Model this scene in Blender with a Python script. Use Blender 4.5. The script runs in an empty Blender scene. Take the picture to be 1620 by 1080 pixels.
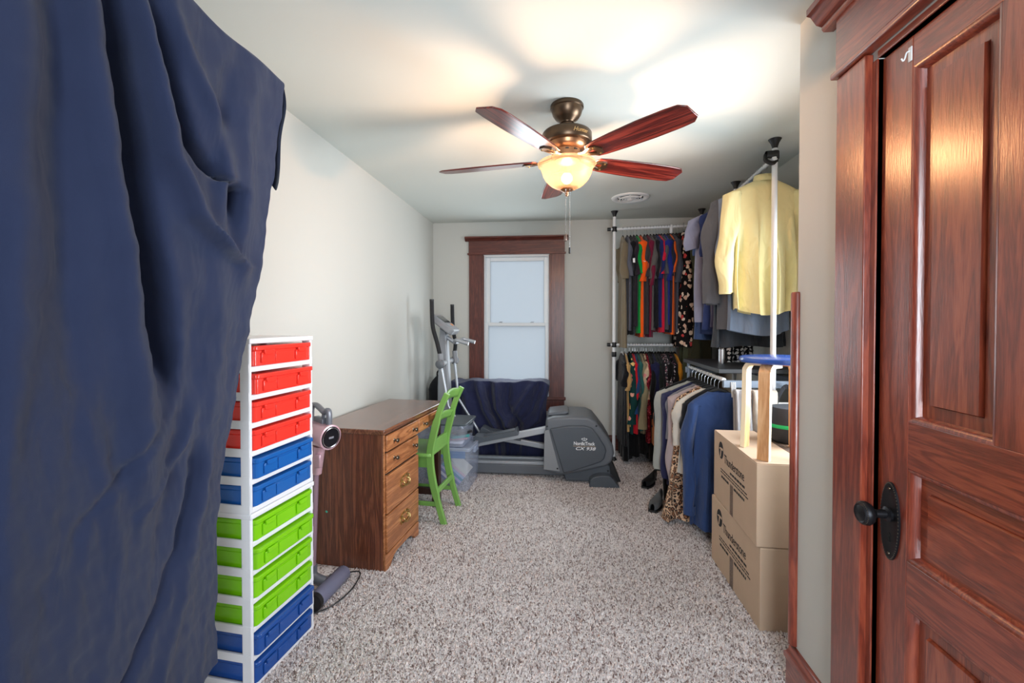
import bpy, math, random
from mathutils import Vector, Matrix
R = math.radians
PI = math.pi
scene = bpy.context.scene
COL = scene.collection

# ------------------------------------------------------------------ camera
cam = bpy.data.cameras.new('camera')
cam.sensor_width = 36.0
cam.lens = 16.0
cam.shift_y = -0.01216
cam.clip_start = 0.05
camo = bpy.data.objects.new('camera', cam)
camo.location = (0, 0, 1.35)
camo.rotation_euler = (R(90 - 0.9), 0, R(6.03))
COL.objects.link(camo)
scene.camera = camo

# ------------------------------------------------------------------ world, daylight, exposure
world = bpy.data.worlds.new('world')
scene.world = world
world.use_nodes = True
wb = world.node_tree.nodes['Background']
wb.inputs[0].default_value = (0.86, 0.955, 0.975, 1)
wb.inputs[1].default_value = 0.68

def area_light(name, loc, rot, sx, sy, power, color):
    l = bpy.data.lights.new(name, 'AREA')
    l.shape = 'RECTANGLE'
    l.size = sx
    l.size_y = sy
    l.energy = power
    l.color = color
    o = bpy.data.objects.new(name, l)
    o.location = loc
    o.rotation_euler = rot
    COL.objects.link(o)
    return o
# daylight entering through the alcove window (right, hidden behind the near wall); the light behind the camera is added for soft fill
area_light('daylight_alcove_window', (1.485, 2.28, 1.36), (0, R(90), 0), 1.10, 0.80, 19, (0.86, 0.94, 1.0)).data.spread = R(125)
area_light('rear_fill_light', (0.32, -1.22, 1.5), (R(90), 0, 0), 0.85, 1.5, 20, (0.82, 0.91, 1.0)).data.spread = R(130)
area_light('daylight_back_window', (-0.465, 4.78, 1.32), (R(-90), 0, 0), 0.60, 1.4, 5, (0.86, 0.95, 1.0))

vs = scene.view_settings
vs.view_transform = 'Standard'
vs.look = 'None'
vs.exposure = 1.08
vs.gamma = 1.0
vs.use_curve_mapping = False

# ------------------------------------------------------------------ materials
MATS = {}
def srgb(r, g, b):
    f = lambda c: (c / 255 / 12.92) if c / 255 <= 0.04045 else ((c / 255 + 0.055) / 1.055) ** 2.4
    return (f(r), f(g), f(b), 1)

def newmat(name):
    m = bpy.data.materials.new(name)
    m.use_nodes = True
    nt = m.node_tree
    return m, nt, nt.nodes['Principled BSDF']

def mat(name, col, rough=0.5, metal=0.0, spec=0.5, coat=0.0, noise=0.0, nscale=30, bump=0.0, bscale=200, sheen=0.0, emit=None, estr=0.0):
    if name in MATS:
        return MATS[name]
    m, nt, p = newmat(name)
    c = srgb(*col)
    p.inputs['Base Color'].default_value = c
    p.inputs['Roughness'].default_value = rough
    p.inputs['Metallic'].default_value = metal
    p.inputs['Specular IOR Level'].default_value = spec
    p.inputs['Coat Weight'].default_value = coat
    if sheen:
        p.inputs['Sheen Weight'].default_value = sheen
        p.inputs['Sheen Roughness'].default_value = 0.5
    tc = nt.nodes.new('ShaderNodeTexCoord')
    if noise:
        n = nt.nodes.new('ShaderNodeTexNoise')
        n.inputs['Scale'].default_value = nscale
        n.inputs['Detail'].default_value = 4
        nt.links.new(tc.outputs['Object'], n.inputs['Vector'])
        mx = nt.nodes.new('ShaderNodeMix')
        mx.data_type = 'RGBA'
        mx.inputs[6].default_value = tuple(x * (1 - noise) for x in c[:3]) + (1,)
        mx.inputs[7].default_value = tuple(min(1, x * (1 + noise)) for x in c[:3]) + (1,)
        nt.links.new(n.outputs['Fac'], mx.inputs[0])
        nt.links.new(mx.outputs[2], p.inputs['Base Color'])
    if bump:
        n2 = nt.nodes.new('ShaderNodeTexNoise')
        n2.inputs['Scale'].default_value = bscale
        n2.inputs['Detail'].default_value = 3
        nt.links.new(tc.outputs['Object'], n2.inputs['Vector'])
        b = nt.nodes.new('ShaderNodeBump')
        b.inputs['Strength'].default_value = bump
        b.inputs['Distance'].default_value = 0.004
        nt.links.new(n2.outputs['Fac'], b.inputs['Height'])
        nt.links.new(b.outputs['Normal'], p.inputs['Normal'])
    if emit:
        p.inputs['Emission Color'].default_value = srgb(*emit)
        p.inputs['Emission Strength'].default_value = estr
    MATS[name] = m
    return m

def ramp(nt, stops):
    r = nt.nodes.new('ShaderNodeValToRGB')
    els = r.color_ramp.elements
    while len(els) > 1:
        els.remove(els[0])
    els[0].position = stops[0][0]
    els[0].color = srgb(*stops[0][1])
    for pos, c in stops[1:]:
        e = els.new(pos)
        e.color = srgb(*c)
    return r

def wood(name, dark, mid, light, axis='z', scale=3.0, rough=0.3, coat=0.3, bump=0.15, stretch=0.09, spec=0.5, coat_rough=0.18):
    """Stained wood; grain runs along the given object axis."""
    if name in MATS:
        return MATS[name]
    m, nt, p = newmat(name)
    tc = nt.nodes.new('ShaderNodeTexCoord')
    mp = nt.nodes.new('ShaderNodeMapping')
    s = [10.0, 10.0, 10.0]
    s['xyz'.index(axis)] = 10.0 * stretch
    mp.inputs['Scale'].default_value = s
    nt.links.new(tc.outputs['Object'], mp.inputs['Vector'])
    n = nt.nodes.new('ShaderNodeTexNoise')
    n.inputs['Scale'].default_value = scale * 0.7
    n.inputs['Detail'].default_value = 3
    n.inputs['Distortion'].default_value = 1.6
    nt.links.new(mp.outputs[0], n.inputs['Vector'])
    # growth-ring bands from the warped noise
    mul = nt.nodes.new('ShaderNodeMath'); mul.operation = 'MULTIPLY'; mul.inputs[1].default_value = 22
    sn = nt.nodes.new('ShaderNodeMath'); sn.operation = 'SINE'
    nt.links.new(n.outputs['Fac'], mul.inputs[0]); nt.links.new(mul.outputs[0], sn.inputs[0])
    mr = nt.nodes.new('ShaderNodeMapRange')
    mr.inputs['From Min'].default_value = -1; mr.inputs['From Max'].default_value = 1
    nt.links.new(sn.outputs[0], mr.inputs['Value'])
    f = nt.nodes.new('ShaderNodeTexNoise')
    f.inputs['Scale'].default_value = scale * 11
    f.inputs['Detail'].default_value = 5
    nt.links.new(mp.outputs[0], f.inputs['Vector'])
    mx = nt.nodes.new('ShaderNodeMix')
    mx.data_type = 'FLOAT'
    mx.inputs[0].default_value = 0.62
    nt.links.new(mr.outputs[0], mx.inputs[2])
    nt.links.new(f.outputs['Fac'], mx.inputs[3])
    r = ramp(nt, [(0.22, dark), (0.5, mid), (0.78, light)])
    nt.links.new(mx.outputs[0], r.inputs[0])
    nt.links.new(r.outputs[0], p.inputs['Base Color'])
    p.inputs['Roughness'].default_value = rough
    p.inputs['Coat Weight'].default_value = coat
    p.inputs['Coat Roughness'].default_value = coat_rough
    p.inputs['Specular IOR Level'].default_value = spec
    b = nt.nodes.new('ShaderNodeBump')
    b.inputs['Strength'].default_value = bump
    b.inputs['Distance'].default_value = 0.002
    nt.links.new(f.outputs['Fac'], b.inputs['Height'])
    nt.links.new(b.outputs['Normal'], p.inputs['Normal'])
    nt.links.new(b.outputs['Normal'], p.inputs['Coat Normal'])
    MATS[name] = m
    return m

def fabric(name, col, rough=0.9, var=0.12, weave=420, crease=0.5):
    if name in MATS:
        return MATS[name]
    m = mat(name, col, rough=rough, spec=0.15, noise=var, nscale=9, bump=0.25, bscale=weave, sheen=0.15)
    # soft creases of worn cloth, on top of the weave
    nt = m.node_tree
    b0 = [n for n in nt.nodes if n.type == 'BUMP'][0]
    tc = [n for n in nt.nodes if n.type == 'TEX_COORD'][0]
    mp = nt.nodes.new('ShaderNodeMapping'); mp.inputs['Scale'].default_value = (1.0, 1.0, 0.45)
    n = nt.nodes.new('ShaderNodeTexNoise'); n.inputs['Scale'].default_value = 13; n.inputs['Detail'].default_value = 2; n.inputs['Distortion'].default_value = 0.8
    nt.links.new(tc.outputs['Object'], mp.inputs['Vector']); nt.links.new(mp.outputs[0], n.inputs['Vector'])
    b = nt.nodes.new('ShaderNodeBump'); b.inputs['Strength'].default_value = crease; b.inputs['Distance'].default_value = 0.03
    nt.links.new(n.outputs['Fac'], b.inputs['Height'])
    nt.links.new(b0.outputs['Normal'], b.inputs['Normal'])
    nt.links.new(b.outputs['Normal'], nt.nodes['Principled BSDF'].inputs['Normal'])
    return m

def printed(name, base, spots, scale=28, thr=0.32, rand=1.0):
    """Cloth with scattered coloured spots (floral or animal prints)."""
    if name in MATS:
        return MATS[name]
    m, nt, p = newmat(name)
    tc = nt.nodes.new('ShaderNodeTexCoord')
    nz = nt.nodes.new('ShaderNodeTexNoise')
    nz.inputs['Scale'].default_value = scale * 1.3
    nt.links.new(tc.outputs['Object'], nz.inputs['Vector'])
    mixv = nt.nodes.new('ShaderNodeMix'); mixv.data_type = 'VECTOR'
    mixv.inputs[0].default_value = 0.035
    nt.links.new(tc.outputs['Object'], mixv.inputs[4]); nt.links.new(nz.outputs['Color'], mixv.inputs[5])
    v = nt.nodes.new('ShaderNodeTexVoronoi')
    v.inputs['Scale'].default_value = scale
    v.inputs['Randomness'].default_value = rand
    nt.links.new(mixv.outputs[1], v.inputs['Vector'])
    cr = nt.nodes.new('ShaderNodeSeparateColor')
    nt.links.new(v.outputs['Color'], cr.inputs[0])
    stops = [(i / len(spots), c) for i, c in enumerate(spots)]
    r = ramp(nt, stops)
    r.color_ramp.interpolation = 'CONSTANT'
    nt.links.new(cr.outputs[0], r.inputs[0])
    lt = nt.nodes.new('ShaderNodeMath'); lt.operation = 'LESS_THAN'; lt.inputs[1].default_value = thr
    nt.links.new(v.outputs['Distance'], lt.inputs[0])
    mx = nt.nodes.new('ShaderNodeMix'); mx.data_type = 'RGBA'
    mx.inputs[6].default_value = srgb(*base)
    nt.links.new(lt.outputs[0], mx.inputs[0])
    nt.links.new(r.outputs[0], mx.inputs[7])
    nt.links.new(mx.outputs[2], p.inputs['Base Color'])
    p.inputs['Roughness'].default_value = 0.9
    p.inputs['Specular IOR Level'].default_value = 0.15
    MATS[name] = m
    return m

def leopard(name):
    if name in MATS:
        return MATS[name]
    m, nt, p = newmat(name)
    tc = nt.nodes.new('ShaderNodeTexCoord')
    v = nt.nodes.new('ShaderNodeTexVoronoi'); v.feature = 'DISTANCE_TO_EDGE'
    v.inputs['Scale'].default_value = 30
    nt.links.new(tc.outputs['Object'], v.inputs['Vector'])
    n = nt.nodes.new('ShaderNodeTexNoise'); n.inputs['Scale'].default_value = 55
    nt.links.new(tc.outputs['Object'], n.inputs['Vector'])
    a = nt.nodes.new('ShaderNodeMath'); a.operation = 'MULTIPLY_ADD'; a.inputs[1].default_value = 0.45; a.inputs[2].default_value = -0.2
    nt.links.new(n.outputs['Fac'], a.inputs[0])
    s = nt.nodes.new('ShaderNodeMath'); s.operation = 'ADD'
    nt.links.new(v.outputs['Distance'], s.inputs[0]); nt.links.new(a.outputs[0], s.inputs[1])
    r = ramp(nt, [(0.0, (222, 184, 150)), (0.10, (222, 184, 150)), (0.115, (36, 26, 24)), (0.25, (36, 26, 24)), (0.27, (150, 100, 70))])
    nt.links.new(s.outputs[0], r.inputs[0])
    nt.links.new(r.outputs[0], p.inputs['Base Color'])
    p.inputs['Roughness'].default_value = 0.85
    MATS[name] = m
    return m

def clear_plastic(name, col, opacity=0.3, rough=0.15):
    if name in MATS:
        return MATS[name]
    m, nt, p = newmat(name)
    p.inputs['Base Color'].default_value = srgb(*col)
    p.inputs['Roughness'].default_value = rough
    t = nt.nodes.new('ShaderNodeBsdfTransparent')
    t.inputs[0].default_value = tuple(0.35 + 0.65 * x for x in srgb(*col)[:3]) + (1,)
    mx = nt.nodes.new('ShaderNodeMixShader')
    mx.inputs[0].default_value = opacity
    nt.links.new(t.outputs[0], mx.inputs[1])
    nt.links.new(p.outputs[0], mx.inputs[2])
    nt.links.new(mx.outputs[0], nt.nodes['Material Output'].inputs[0])
    MATS[name] = m
    return m

def translucent(name, col, trans=0.6, rough=0.4):
    if name in MATS:
        return MATS[name]
    m, nt, p = newmat(name)
    p.inputs['Base Color'].default_value = srgb(*col)
    p.inputs['Roughness'].default_value = rough
    t = nt.nodes.new('ShaderNodeBsdfTranslucent')
    t.inputs[0].default_value = srgb(*col)
    mx = nt.nodes.new('ShaderNodeMixShader')
    mx.inputs[0].default_value = trans
    nt.links.new(p.outputs[0], mx.inputs[1])
    nt.links.new(t.outputs[0], mx.inputs[2])
    nt.links.new(mx.outputs[0], nt.nodes['Material Output'].inputs[0])
    MATS[name] = m
    return m

M_wall = mat('wall_paint', (200, 200, 194), rough=0.75, spec=0.3, bump=0.06, bscale=300)
M_ceil = mat('ceiling_paint', (212, 216, 210), rough=0.85, spec=0.2, bump=0.04, bscale=200)
DK, MD, LT = (106, 40, 24), (136, 56, 36), (158, 74, 48)
M_redz = wood('cherry_wood_upright', DK, MD, LT, 'z', rough=0.32, coat=0.9, coat_rough=.24)
M_redy = wood('cherry_wood_along', DK, MD, LT, 'y', rough=0.32, coat=0.9, coat_rough=.24)
M_redx = wood('cherry_wood_across', (74, 32, 24), (96, 44, 33), (112, 54, 41), 'x', rough=0.4, coat=0.15)
M_winz = wood('window_wood_upright', (74, 32, 24), (96, 44, 33), (112, 54, 41), 'z', rough=0.4, coat=0.15)
M_white_vinyl = mat('white_vinyl', (232, 236, 238), rough=0.35)
M_black = mat('black_plastic', (22, 22, 24), rough=0.45)
M_white_metal = mat('white_painted_metal', (226, 228, 230), rough=0.35)
M_chrome = mat('chrome', (200, 202, 206), rough=0.2, metal=1.0)
M_brass = mat('antique_brass', (196, 170, 112), rough=0.3, metal=1.0)
M_pewter = mat('dark_pewter', (110, 100, 88), rough=0.3, metal=1.0)
M_iron = mat('oil_rubbed_iron', (40, 40, 44), rough=0.4, metal=0.7)

# ------------------------------------------------------------------ mesh builder
class MB:
    def __init__(self):
        self.V = []; self.F = []
    def add(self, V, F):
        o = len(self.V)
        self.V += [tuple(v) for v in V]
        self.F += [tuple(i + o for i in f) for f in F]
        return self
    def box(self, x0, x1, y0, y1, z0, z1):
        return self.add([(x0,y0,z0),(x1,y0,z0),(x1,y1,z0),(x0,y1,z0),(x0,y0,z1),(x1,y0,z1),(x1,y1,z1),(x0,y1,z1)],
                        [(0,3,2,1),(4,5,6,7),(0,1,5,4),(1,2,6,5),(2,3,7,6),(3,0,4,7)])
    def prism(self, poly, axis, a, b):
        """2D polygon extruded along an axis. axis x: (y,z); y: (x,z); z: (x,y)."""
        def pt(p, t):
            return {'x': (t, p[0], p[1]), 'y': (p[0], t, p[1]), 'z': (p[0], p[1], t)}[axis]
        n = len(poly)
        V = [pt(p, a) for p in poly] + [pt(p, b) for p in poly]
        F = [tuple(range(n))[::-1], tuple(range(n, 2 * n))]
        F += [(i, (i + 1) % n, (i + 1) % n + n, i + n) for i in range(n)]
        return self.add(V, F)
    def tube(self, pts, r, n=8, caps=True, flat=None):
        """Tube along points; r a number or a list; flat=(a,b) scales the two ring axes."""
        pts = [Vector(p) for p in pts]
        k = len(pts)
        rr = r if isinstance(r, (list, tuple)) else [r] * k
        V = []
        up = None
        for i, p in enumerate(pts):
            t = (pts[min(i + 1, k - 1)] - pts[max(i - 1, 0)]).normalized()
            if up is None:
                up = Vector((0, 0, 1)) if abs(t.z) < 0.9 else Vector((0, 1, 0))
            a = t.cross(up).normalized()
            b = a.cross(t).normalized()
            up = b
            fa, fb = flat if flat else (1, 1)
            for j in range(n):
                th = 2 * PI * j / n
                V.append(p + a * math.cos(th) * rr[i] * fa + b * math.sin(th) * rr[i] * fb)
        F = []
        for i in range(k - 1):
            for j in range(n):
                j2 = (j + 1) % n
                F.append((i*n+j, i*n+j2, (i+1)*n+j2, (i+1)*n+j))
        if caps:
            F.append(tuple(range(n))[::-1])
            F.append(tuple((k-1)*n + j for j in range(n)))
        return self.add(V, F)
    def lathe(self, prof, c=(0,0,0), n=32, M=None):
        V = []; F = []
        k = len(prof)
        for r, z in prof:
            for j in range(n):
                th = 2 * PI * j / n
                v = Vector((r * math.cos(th), r * math.sin(th), z))
                if M is not None:
                    v = M @ v
                V.append(v + Vector(c))
        for i in range(k - 1):
            for j in range(n):
                j2 = (j + 1) % n
                F.append((i*n+j, i*n+j2, (i+1)*n+j2, (i+1)*n+j))
        if prof[0][0] > 1e-6: pass
        return self.add(V, F)
    def disc_caps(self): return self
    def grid(self, fn, nu, nv, wrap=False):
        V = [fn(i / (nu if wrap else nu - 1), j / (nv - 1)) for j in range(nv) for i in range(nu)]
        F = []
        for j in range(nv - 1):
            for i in range(nu if wrap else nu - 1):
                i2 = (i + 1) % nu
                F.append((j*nu+i, j*nu+i2, (j+1)*nu+i2, (j+1)*nu+i))
        return self.add(V, F)
    def xf(self, M):
        self.V = [tuple(M @ Vector(v)) for v in self.V]
        return self
    def obj(self, name, m, parent=None, bevel=0.0, seg=2, smooth=True, angle=40, solid=0.0, sub=0):
        me = bpy.data.meshes.new(name)
        me.from_pydata([tuple(v) for v in self.V], [], self.F)
        me.validate()
        o = bpy.data.objects.new(name, me)
        COL.objects.link(o)
        if m: me.materials.append(m)
        if smooth:
            for p in me.polygons: p.use_smooth = True
            me.set_sharp_from_angle(angle=R(angle))
        if parent: o.parent = parent
        if solid:
            s = o.modifiers.new('solid', 'SOLIDIFY'); s.thickness = solid; s.offset = 0
        if sub:
            s = o.modifiers.new('sub', 'SUBSURF'); s.levels = sub; s.render_levels = sub
        if bevel:
            b = o.modifiers.new('bevel', 'BEVEL'); b.width = bevel; b.segments = seg; b.limit_method = 'ANGLE'; b.angle_limit = R(40)
            b.harden_normals = False
        return o

def tag(o, label=None, cat=None, group=None, kind=None):
    if label: o['label'] = label
    if cat: o['category'] = cat
    if group: o['group'] = group
    if kind: o['kind'] = kind
    return o
def thing(name, label=None, cat=None, loc=(0,0,0), rz=0.0, group=None, kind=None, rot=None):
    o = bpy.data.objects.new(name, None)
    o.empty_display_size = 0.1
    o.location = loc
    o.rotation_euler = rot if rot else (0, 0, rz)
    COL.objects.link(o)
    return tag(o, label, cat, group, kind)
def bx(name, m, parent, x0, x1, y0, y1, z0, z1, bevel=0.0, **k):
    return MB().box(x0, x1, y0, y1, z0, z1).obj(name, m, parent, bevel=bevel, **k)
def rrect(x0, x1, y0, y1, r, n=4):
    P = []
    for cx, cy, a0 in ((x1-r, y1-r, 0), (x0+r, y1-r, 90), (x0+r, y0+r, 180), (x1-r, y0+r, 270)):
        for i in range(n + 1):
            a = R(a0 + 90 * i / n)
            P.append((cx + r*math.cos(a), cy + r*math.sin(a)))
    return P
def smoothcurve(pts, n=6):
    """Catmull-Rom through points."""
    P = [Vector(p) for p in pts]
    out = []
    for i in range(len(P) - 1):
        p0 = P[max(i-1, 0)]; p1 = P[i]; p2 = P[i+1]; p3 = P[min(i+2, len(P)-1)]
        for k in range(n):
            t = k / n
            out.append(0.5*((2*p1) + (p2-p0)*t + (2*p0-5*p1+4*p2-p3)*t*t + (3*p1-p0-3*p2+p3)*t**3))
    out.append(P[-1])
    return out
def text(name, s, m, parent, M, size=0.05, depth=0.0006, shear=0.0, spacing=1.0, xs=1.0, bend=None, offset=0.0):
    c = bpy.data.curves.new(name, 'FONT')
    c.body = s; c.size = size; c.extrude = depth; c.shear = shear; c.space_character = spacing
    c.align_x = 'CENTER'; c.align_y = 'CENTER'; c.resolution_u = 3; c.offset = offset
    t = bpy.data.objects.new('tmp_text', c)
    COL.objects.link(t)
    dg = bpy.context.evaluated_depsgraph_get()
    me = bpy.data.meshes.new_from_object(t.evaluated_get(dg))
    bpy.data.objects.remove(t)
    bpy.data.curves.remove(c)
    for v in me.vertices:
        co = Vector((v.co.x * xs, v.co.y, v.co.z))
        if bend:
            a = co.x / bend
            co = Vector(((bend + co.z) * math.sin(a), co.y, (bend + co.z) * math.cos(a) - bend))
        v.co = M @ co
    me.name = name
    me.materials.clear(); me.materials.append(m)
    o = bpy.data.objects.new(name, me)
    COL.objects.link(o)
    o.parent = parent
    return o

# ------------------------------------------------------------------ room shell
XL, XR, XA, YB, YC, YR, ZC = -1.375, 0.86, 1.51, 4.85, 1.757, -1.30, 2.42
def struct(o): o['kind'] = 'structure'; return o

# floor: matted backing with an actual pile of short yarn tufts on it
def carpet_mat(name, attr=False):
    m, nt, p = newmat(name)
    tc = nt.nodes.new('ShaderNodeTexCoord')
    if attr:
        a = nt.nodes.new('ShaderNodeAttribute'); a.attribute_name = 'yarn'
        src = a.outputs['Fac']
    else:
        v = nt.nodes.new('ShaderNodeTexVoronoi'); v.inputs['Scale'].default_value = 125
        nt.links.new(tc.outputs['Object'], v.inputs['Vector'])
        s = nt.nodes.new('ShaderNodeSeparateColor')
        nt.links.new(v.outputs['Color'], s.inputs[0])
        src = s.outputs[0]
    r = ramp(nt, [(0.0, (126, 106, 101)), (0.14, (160, 143, 138)), (0.25, (204, 191, 188)), (0.6, (230, 221, 219)), (1.0, (244, 237, 235))])
    nt.links.new(src, r.inputs[0])
    nt.links.new(r.outputs[0], p.inputs['Base Color'])
    p.inputs['Roughness'].default_value = 0.95
    p.inputs['Specular IOR Level'].default_value = 0.1
    return m
floor = struct(bx('floor', carpet_mat('carpet_backing'), None, XL-0.1, XA+0.1, YR-0.1, YB+0.1, -0.1, 0.0))
def carpet_pile():
    import numpy as np
    rng = np.random.default_rng(5)
    sp = 0.0076
    x0, x1, y0, y1 = XL + .005, 1.30, 1.15, YB - .01
    nx, ny = int((x1-x0)/sp), int((y1-y0)/sp)
    gx, gy = np.meshgrid(np.arange(nx), np.arange(ny))
    X = x0 + (gx.ravel() + rng.random(nx*ny)) * sp
    Y = y0 + (gy.ravel() + rng.random(nx*ny)) * sp
    keep = ~((X > XR - .03) & (Y < YC + .02)) & ~((X > 0.0) & (Y < 1.2)) & ~((X < -1.12) & (Y < 2.9))
    X, Y = X[keep], Y[keep]
    n = len(X)
    h = rng.uniform(.004, .011, n); w = rng.uniform(.003, .0046, n)
    lean = rng.normal(0, .004, (n, 2)); rot = rng.uniform(0, 2*PI, n)
    V = np.zeros((n, 5, 3), dtype=np.float32)
    for k in range(3):
        a = rot + k*2*PI/3
        V[:, k, 0] = X + np.cos(a)*w; V[:, k, 1] = Y + np.sin(a)*w; V[:, k, 2] = -0.001
    V[:, 3, 0] = X + lean[:,0] + np.cos(rot)*w*.55; V[:, 3, 1] = Y + lean[:,1] + np.sin(rot)*w*.55; V[:, 3, 2] = h
    V[:, 4, 0] = X + lean[:,0] - np.cos(rot)*w*.55; V[:, 4, 1] = Y + lean[:,1] - np.sin(rot)*w*.55; V[:, 4, 2] = h*.92
    tri = np.array([[0,1,3],[1,4,3],[1,2,4],[2,0,4],[0,3,4]], dtype=np.int32)
    F = (np.arange(n, dtype=np.int32)[:,None,None]*5 + tri[None]).reshape(-1, 3)
    me = bpy.data.meshes.new('carpet_pile')
    me.vertices.add(n*5); me.vertices.foreach_set('co', V.ravel())
    me.loops.add(F.size); me.loops.foreach_set('vertex_index', F.ravel())
    me.polygons.add(len(F))
    me.polygons.foreach_set('loop_start', np.arange(0, F.size, 3, dtype=np.int32))
    me.update(calc_edges=True)
    at = me.attributes.new('yarn', 'FLOAT', 'POINT')
    at.data.foreach_set('value', np.repeat(rng.random(n).astype(np.float32), 5))
    me.materials.append(carpet_mat('carpet_yarn', True))
    o = bpy.data.objects.new('carpet_pile', me)
    COL.objects.link(o); o.parent = floor; o['kind'] = 'stuff'
carpet_pile()

struct(bx('ceiling', M_ceil, None, XL-0.1, XA+0.1, YR-0.1, YB+0.1, ZC, ZC+0.1))
struct(bx('wall_left', M_wall, None, XL-0.1, XL, YR-0.1, YB+0.1, 0, ZC))
WX0, WX1, WZ0, WZ1 = -0.83, -0.10, 0.545, 2.075      # window opening in the back wall
w = MB()
w.box(XL-0.1, WX0, YB, YB+0.12, 0, ZC); w.box(WX1, XA+0.1, YB, YB+0.12, 0, ZC)
w.box(WX0, WX1, YB, YB+0.12, 0, WZ0); w.box(WX0, WX1, YB, YB+0.12, WZ1, ZC)
struct(w.obj('wall_back', M_wall))
DY0, DY1, DZ = 0.565, 1.345, 2.065                       # door opening in the near right wall
w = MB()
w.box(XR, XA+0.1, DY1, YC, 0, ZC); w.box(XR, XA+0.1, YR-0.1, DY0, 0, ZC); w.box(XR, XA+0.1, DY0, DY1, DZ, ZC)
w.box(XR+.12, XA+0.1, DY0, DY1, 0, DZ)
struct(w.obj('wall_right', M_wall))
A0, A1, AZ0, AZ1 = 1.86, 2.70, 0.80, 2.06
w = MB()
w.box(XA, XA+0.1, YC, A0, 0, ZC); w.box(XA, XA+0.1, A1, YB+0.1, 0, ZC)
w.box(XA, XA+0.1, A0, A1, 0, AZ0); w.box(XA, XA+0.1, A0, A1, AZ1, ZC)
struct(w.obj('wall_alcove', M_wall))
w = MB()
w.box(XL-0.1, -.16, YR-0.1, YR, 0, ZC); w.box(0.75, XA+.1, YR-0.1, YR, 0, ZC)
w.box(-.16, 0.75, YR-0.1, YR, 0, 0.7); w.box(-.16, 0.75, YR-0.1, YR, 2.3, ZC)
struct(w.obj('wall_rear', M_wall))
M_frost = translucent('frosted_glass', (220, 224, 230), trans=0.75, rough=0.35)
def plain_window(name, n, axis, a0, a1, z0, z1, pos):
    t = thing(name, kind='structure')
    m = MB()
    f = .05
    def b(mb, u0, u1, w0, w1, d0, d1):
        return mb.box(u0, u1, d0, d1, w0, w1) if axis == 'y' else mb.box(d0, d1, u0, u1, w0, w1)
    b(m, a0, a0+f, z0, z1, pos-.03, pos+.03); b(m, a1-f, a1, z0, z1, pos-.03, pos+.03)
    b(m, a0+f, a1-f, z0, z0+f, pos-.03, pos+.03); b(m, a0+f, a1-f, z1-f, z1, pos-.03, pos+.03)
    m.obj('frame', M_white_vinyl, t)
    b(MB(), a0+f, a1-f, z0+f, z1-f, pos-.004, pos+.004).obj('pane', M_frost, t)
plain_window('window_2', 2, 'x', A0, A1, AZ0, AZ1, XA+.06)
plain_window('added_window_3', 3, 'y', -.16, .75, .7, 2.3, YR-.06)  # unseen window, added to go with the rear fill light

# back window: stained casing with cornice, stool and apron; white vinyl double-hung sashes with frosted panes
win = thing('window_1', 'double-hung frosted window in reddish brown wood casing', 'window', (0, YB, 0), kind='structure')
def by(name, m, x0, x1, d0, d1, z0, z1, bevel=.002, parent=None):   # d = distance in front of the wall face
    return bx(name, m, parent or win, x0, x1, -d1, -d0, z0, z1, bevel)
by('casing', M_winz, WX0-.145, WX0+.012, 0, .024, .42, 2.075)
by('casing', M_winz, WX1-.012, WX1+.145, 0, .024, .42, 2.075)
by('casing_bead', M_winz, WX0-.006, WX0+.018, .0, .032, .56, 2.06)
by('casing_bead', M_winz, WX1-.018, WX1+.006, .0, .032, .56, 2.06)
by('head_casing', M_redx, WX0-.148, WX1+.148, 0, .028, 2.084, 2.215)
by('head_fillet', M_redx, WX0-.160, WX1+.160, 0, .040, 2.068, 2.086)
cor = MB().prism([(0, 2.213), (-.034, 2.213), (-.042, 2.226), (-.056, 2.236), (-.066, 2.244), (-.066, 2.258), (0, 2.258)], 'x', WX0-.185, WX1+.185)
cor.obj('cornice', M_redx, win)
by('window_stool', M_redx, WX0-.16, WX1+.16, -.06, .05, .525, .556, .006)
by('apron', M_redx, WX0-.14, WX1+.14, 0, .022, .405, .525)
fr = MB()
fw = .028
fr.box(WX0, WX0+fw, .0, .10, WZ0, WZ1).box(WX1-fw, WX1, .0, .10, WZ0, WZ1).box(WX0+fw, WX1-fw, .0, .10, WZ1-fw, WZ1).box(WX0+fw, WX1-fw, .0, .10, WZ0, WZ0+.03)
fr.obj('vinyl_frame', M_white_vinyl, win, bevel=.003)
def sash(z0, z1, d, side, top, bot):
    s = MB()
    x0, x1 = WX0+fw, WX1-fw
    s.box(x0, x0+side, d, d+.03, z0, z1).box(x1-side, x1, d, d+.03, z0, z1)
    s.box(x0+side, x1-side, d, d+.03, z0, z0+bot).box(x0+side, x1-side, d, d+.03, z1-top, z1)
    so = s.obj('sash', M_white_vinyl, win, bevel=.003)
    MB().box(x0+side, x1-side, d+.012, d+.018, z0+bot, z1-top).obj('pane', M_frost, so)
    return so
sash(1.30, WZ1-fw, .055, .045, .04, .03)
lo = sash(WZ0+.03, 1.34, .02, .03, .035, .05)
for x in (-.64, -.30):
    l = MB().prism([(-.022, 0), (.022, 0), (.014, .008), (.030, .014), (-.006, .013)], 'y', .02, .04)
    l.xf(Matrix.Translation((x, 0, 1.34))).obj('sash_lock', mat('grey_metal', (150, 155, 160), rough=.4, metal=.6), lo)

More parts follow.
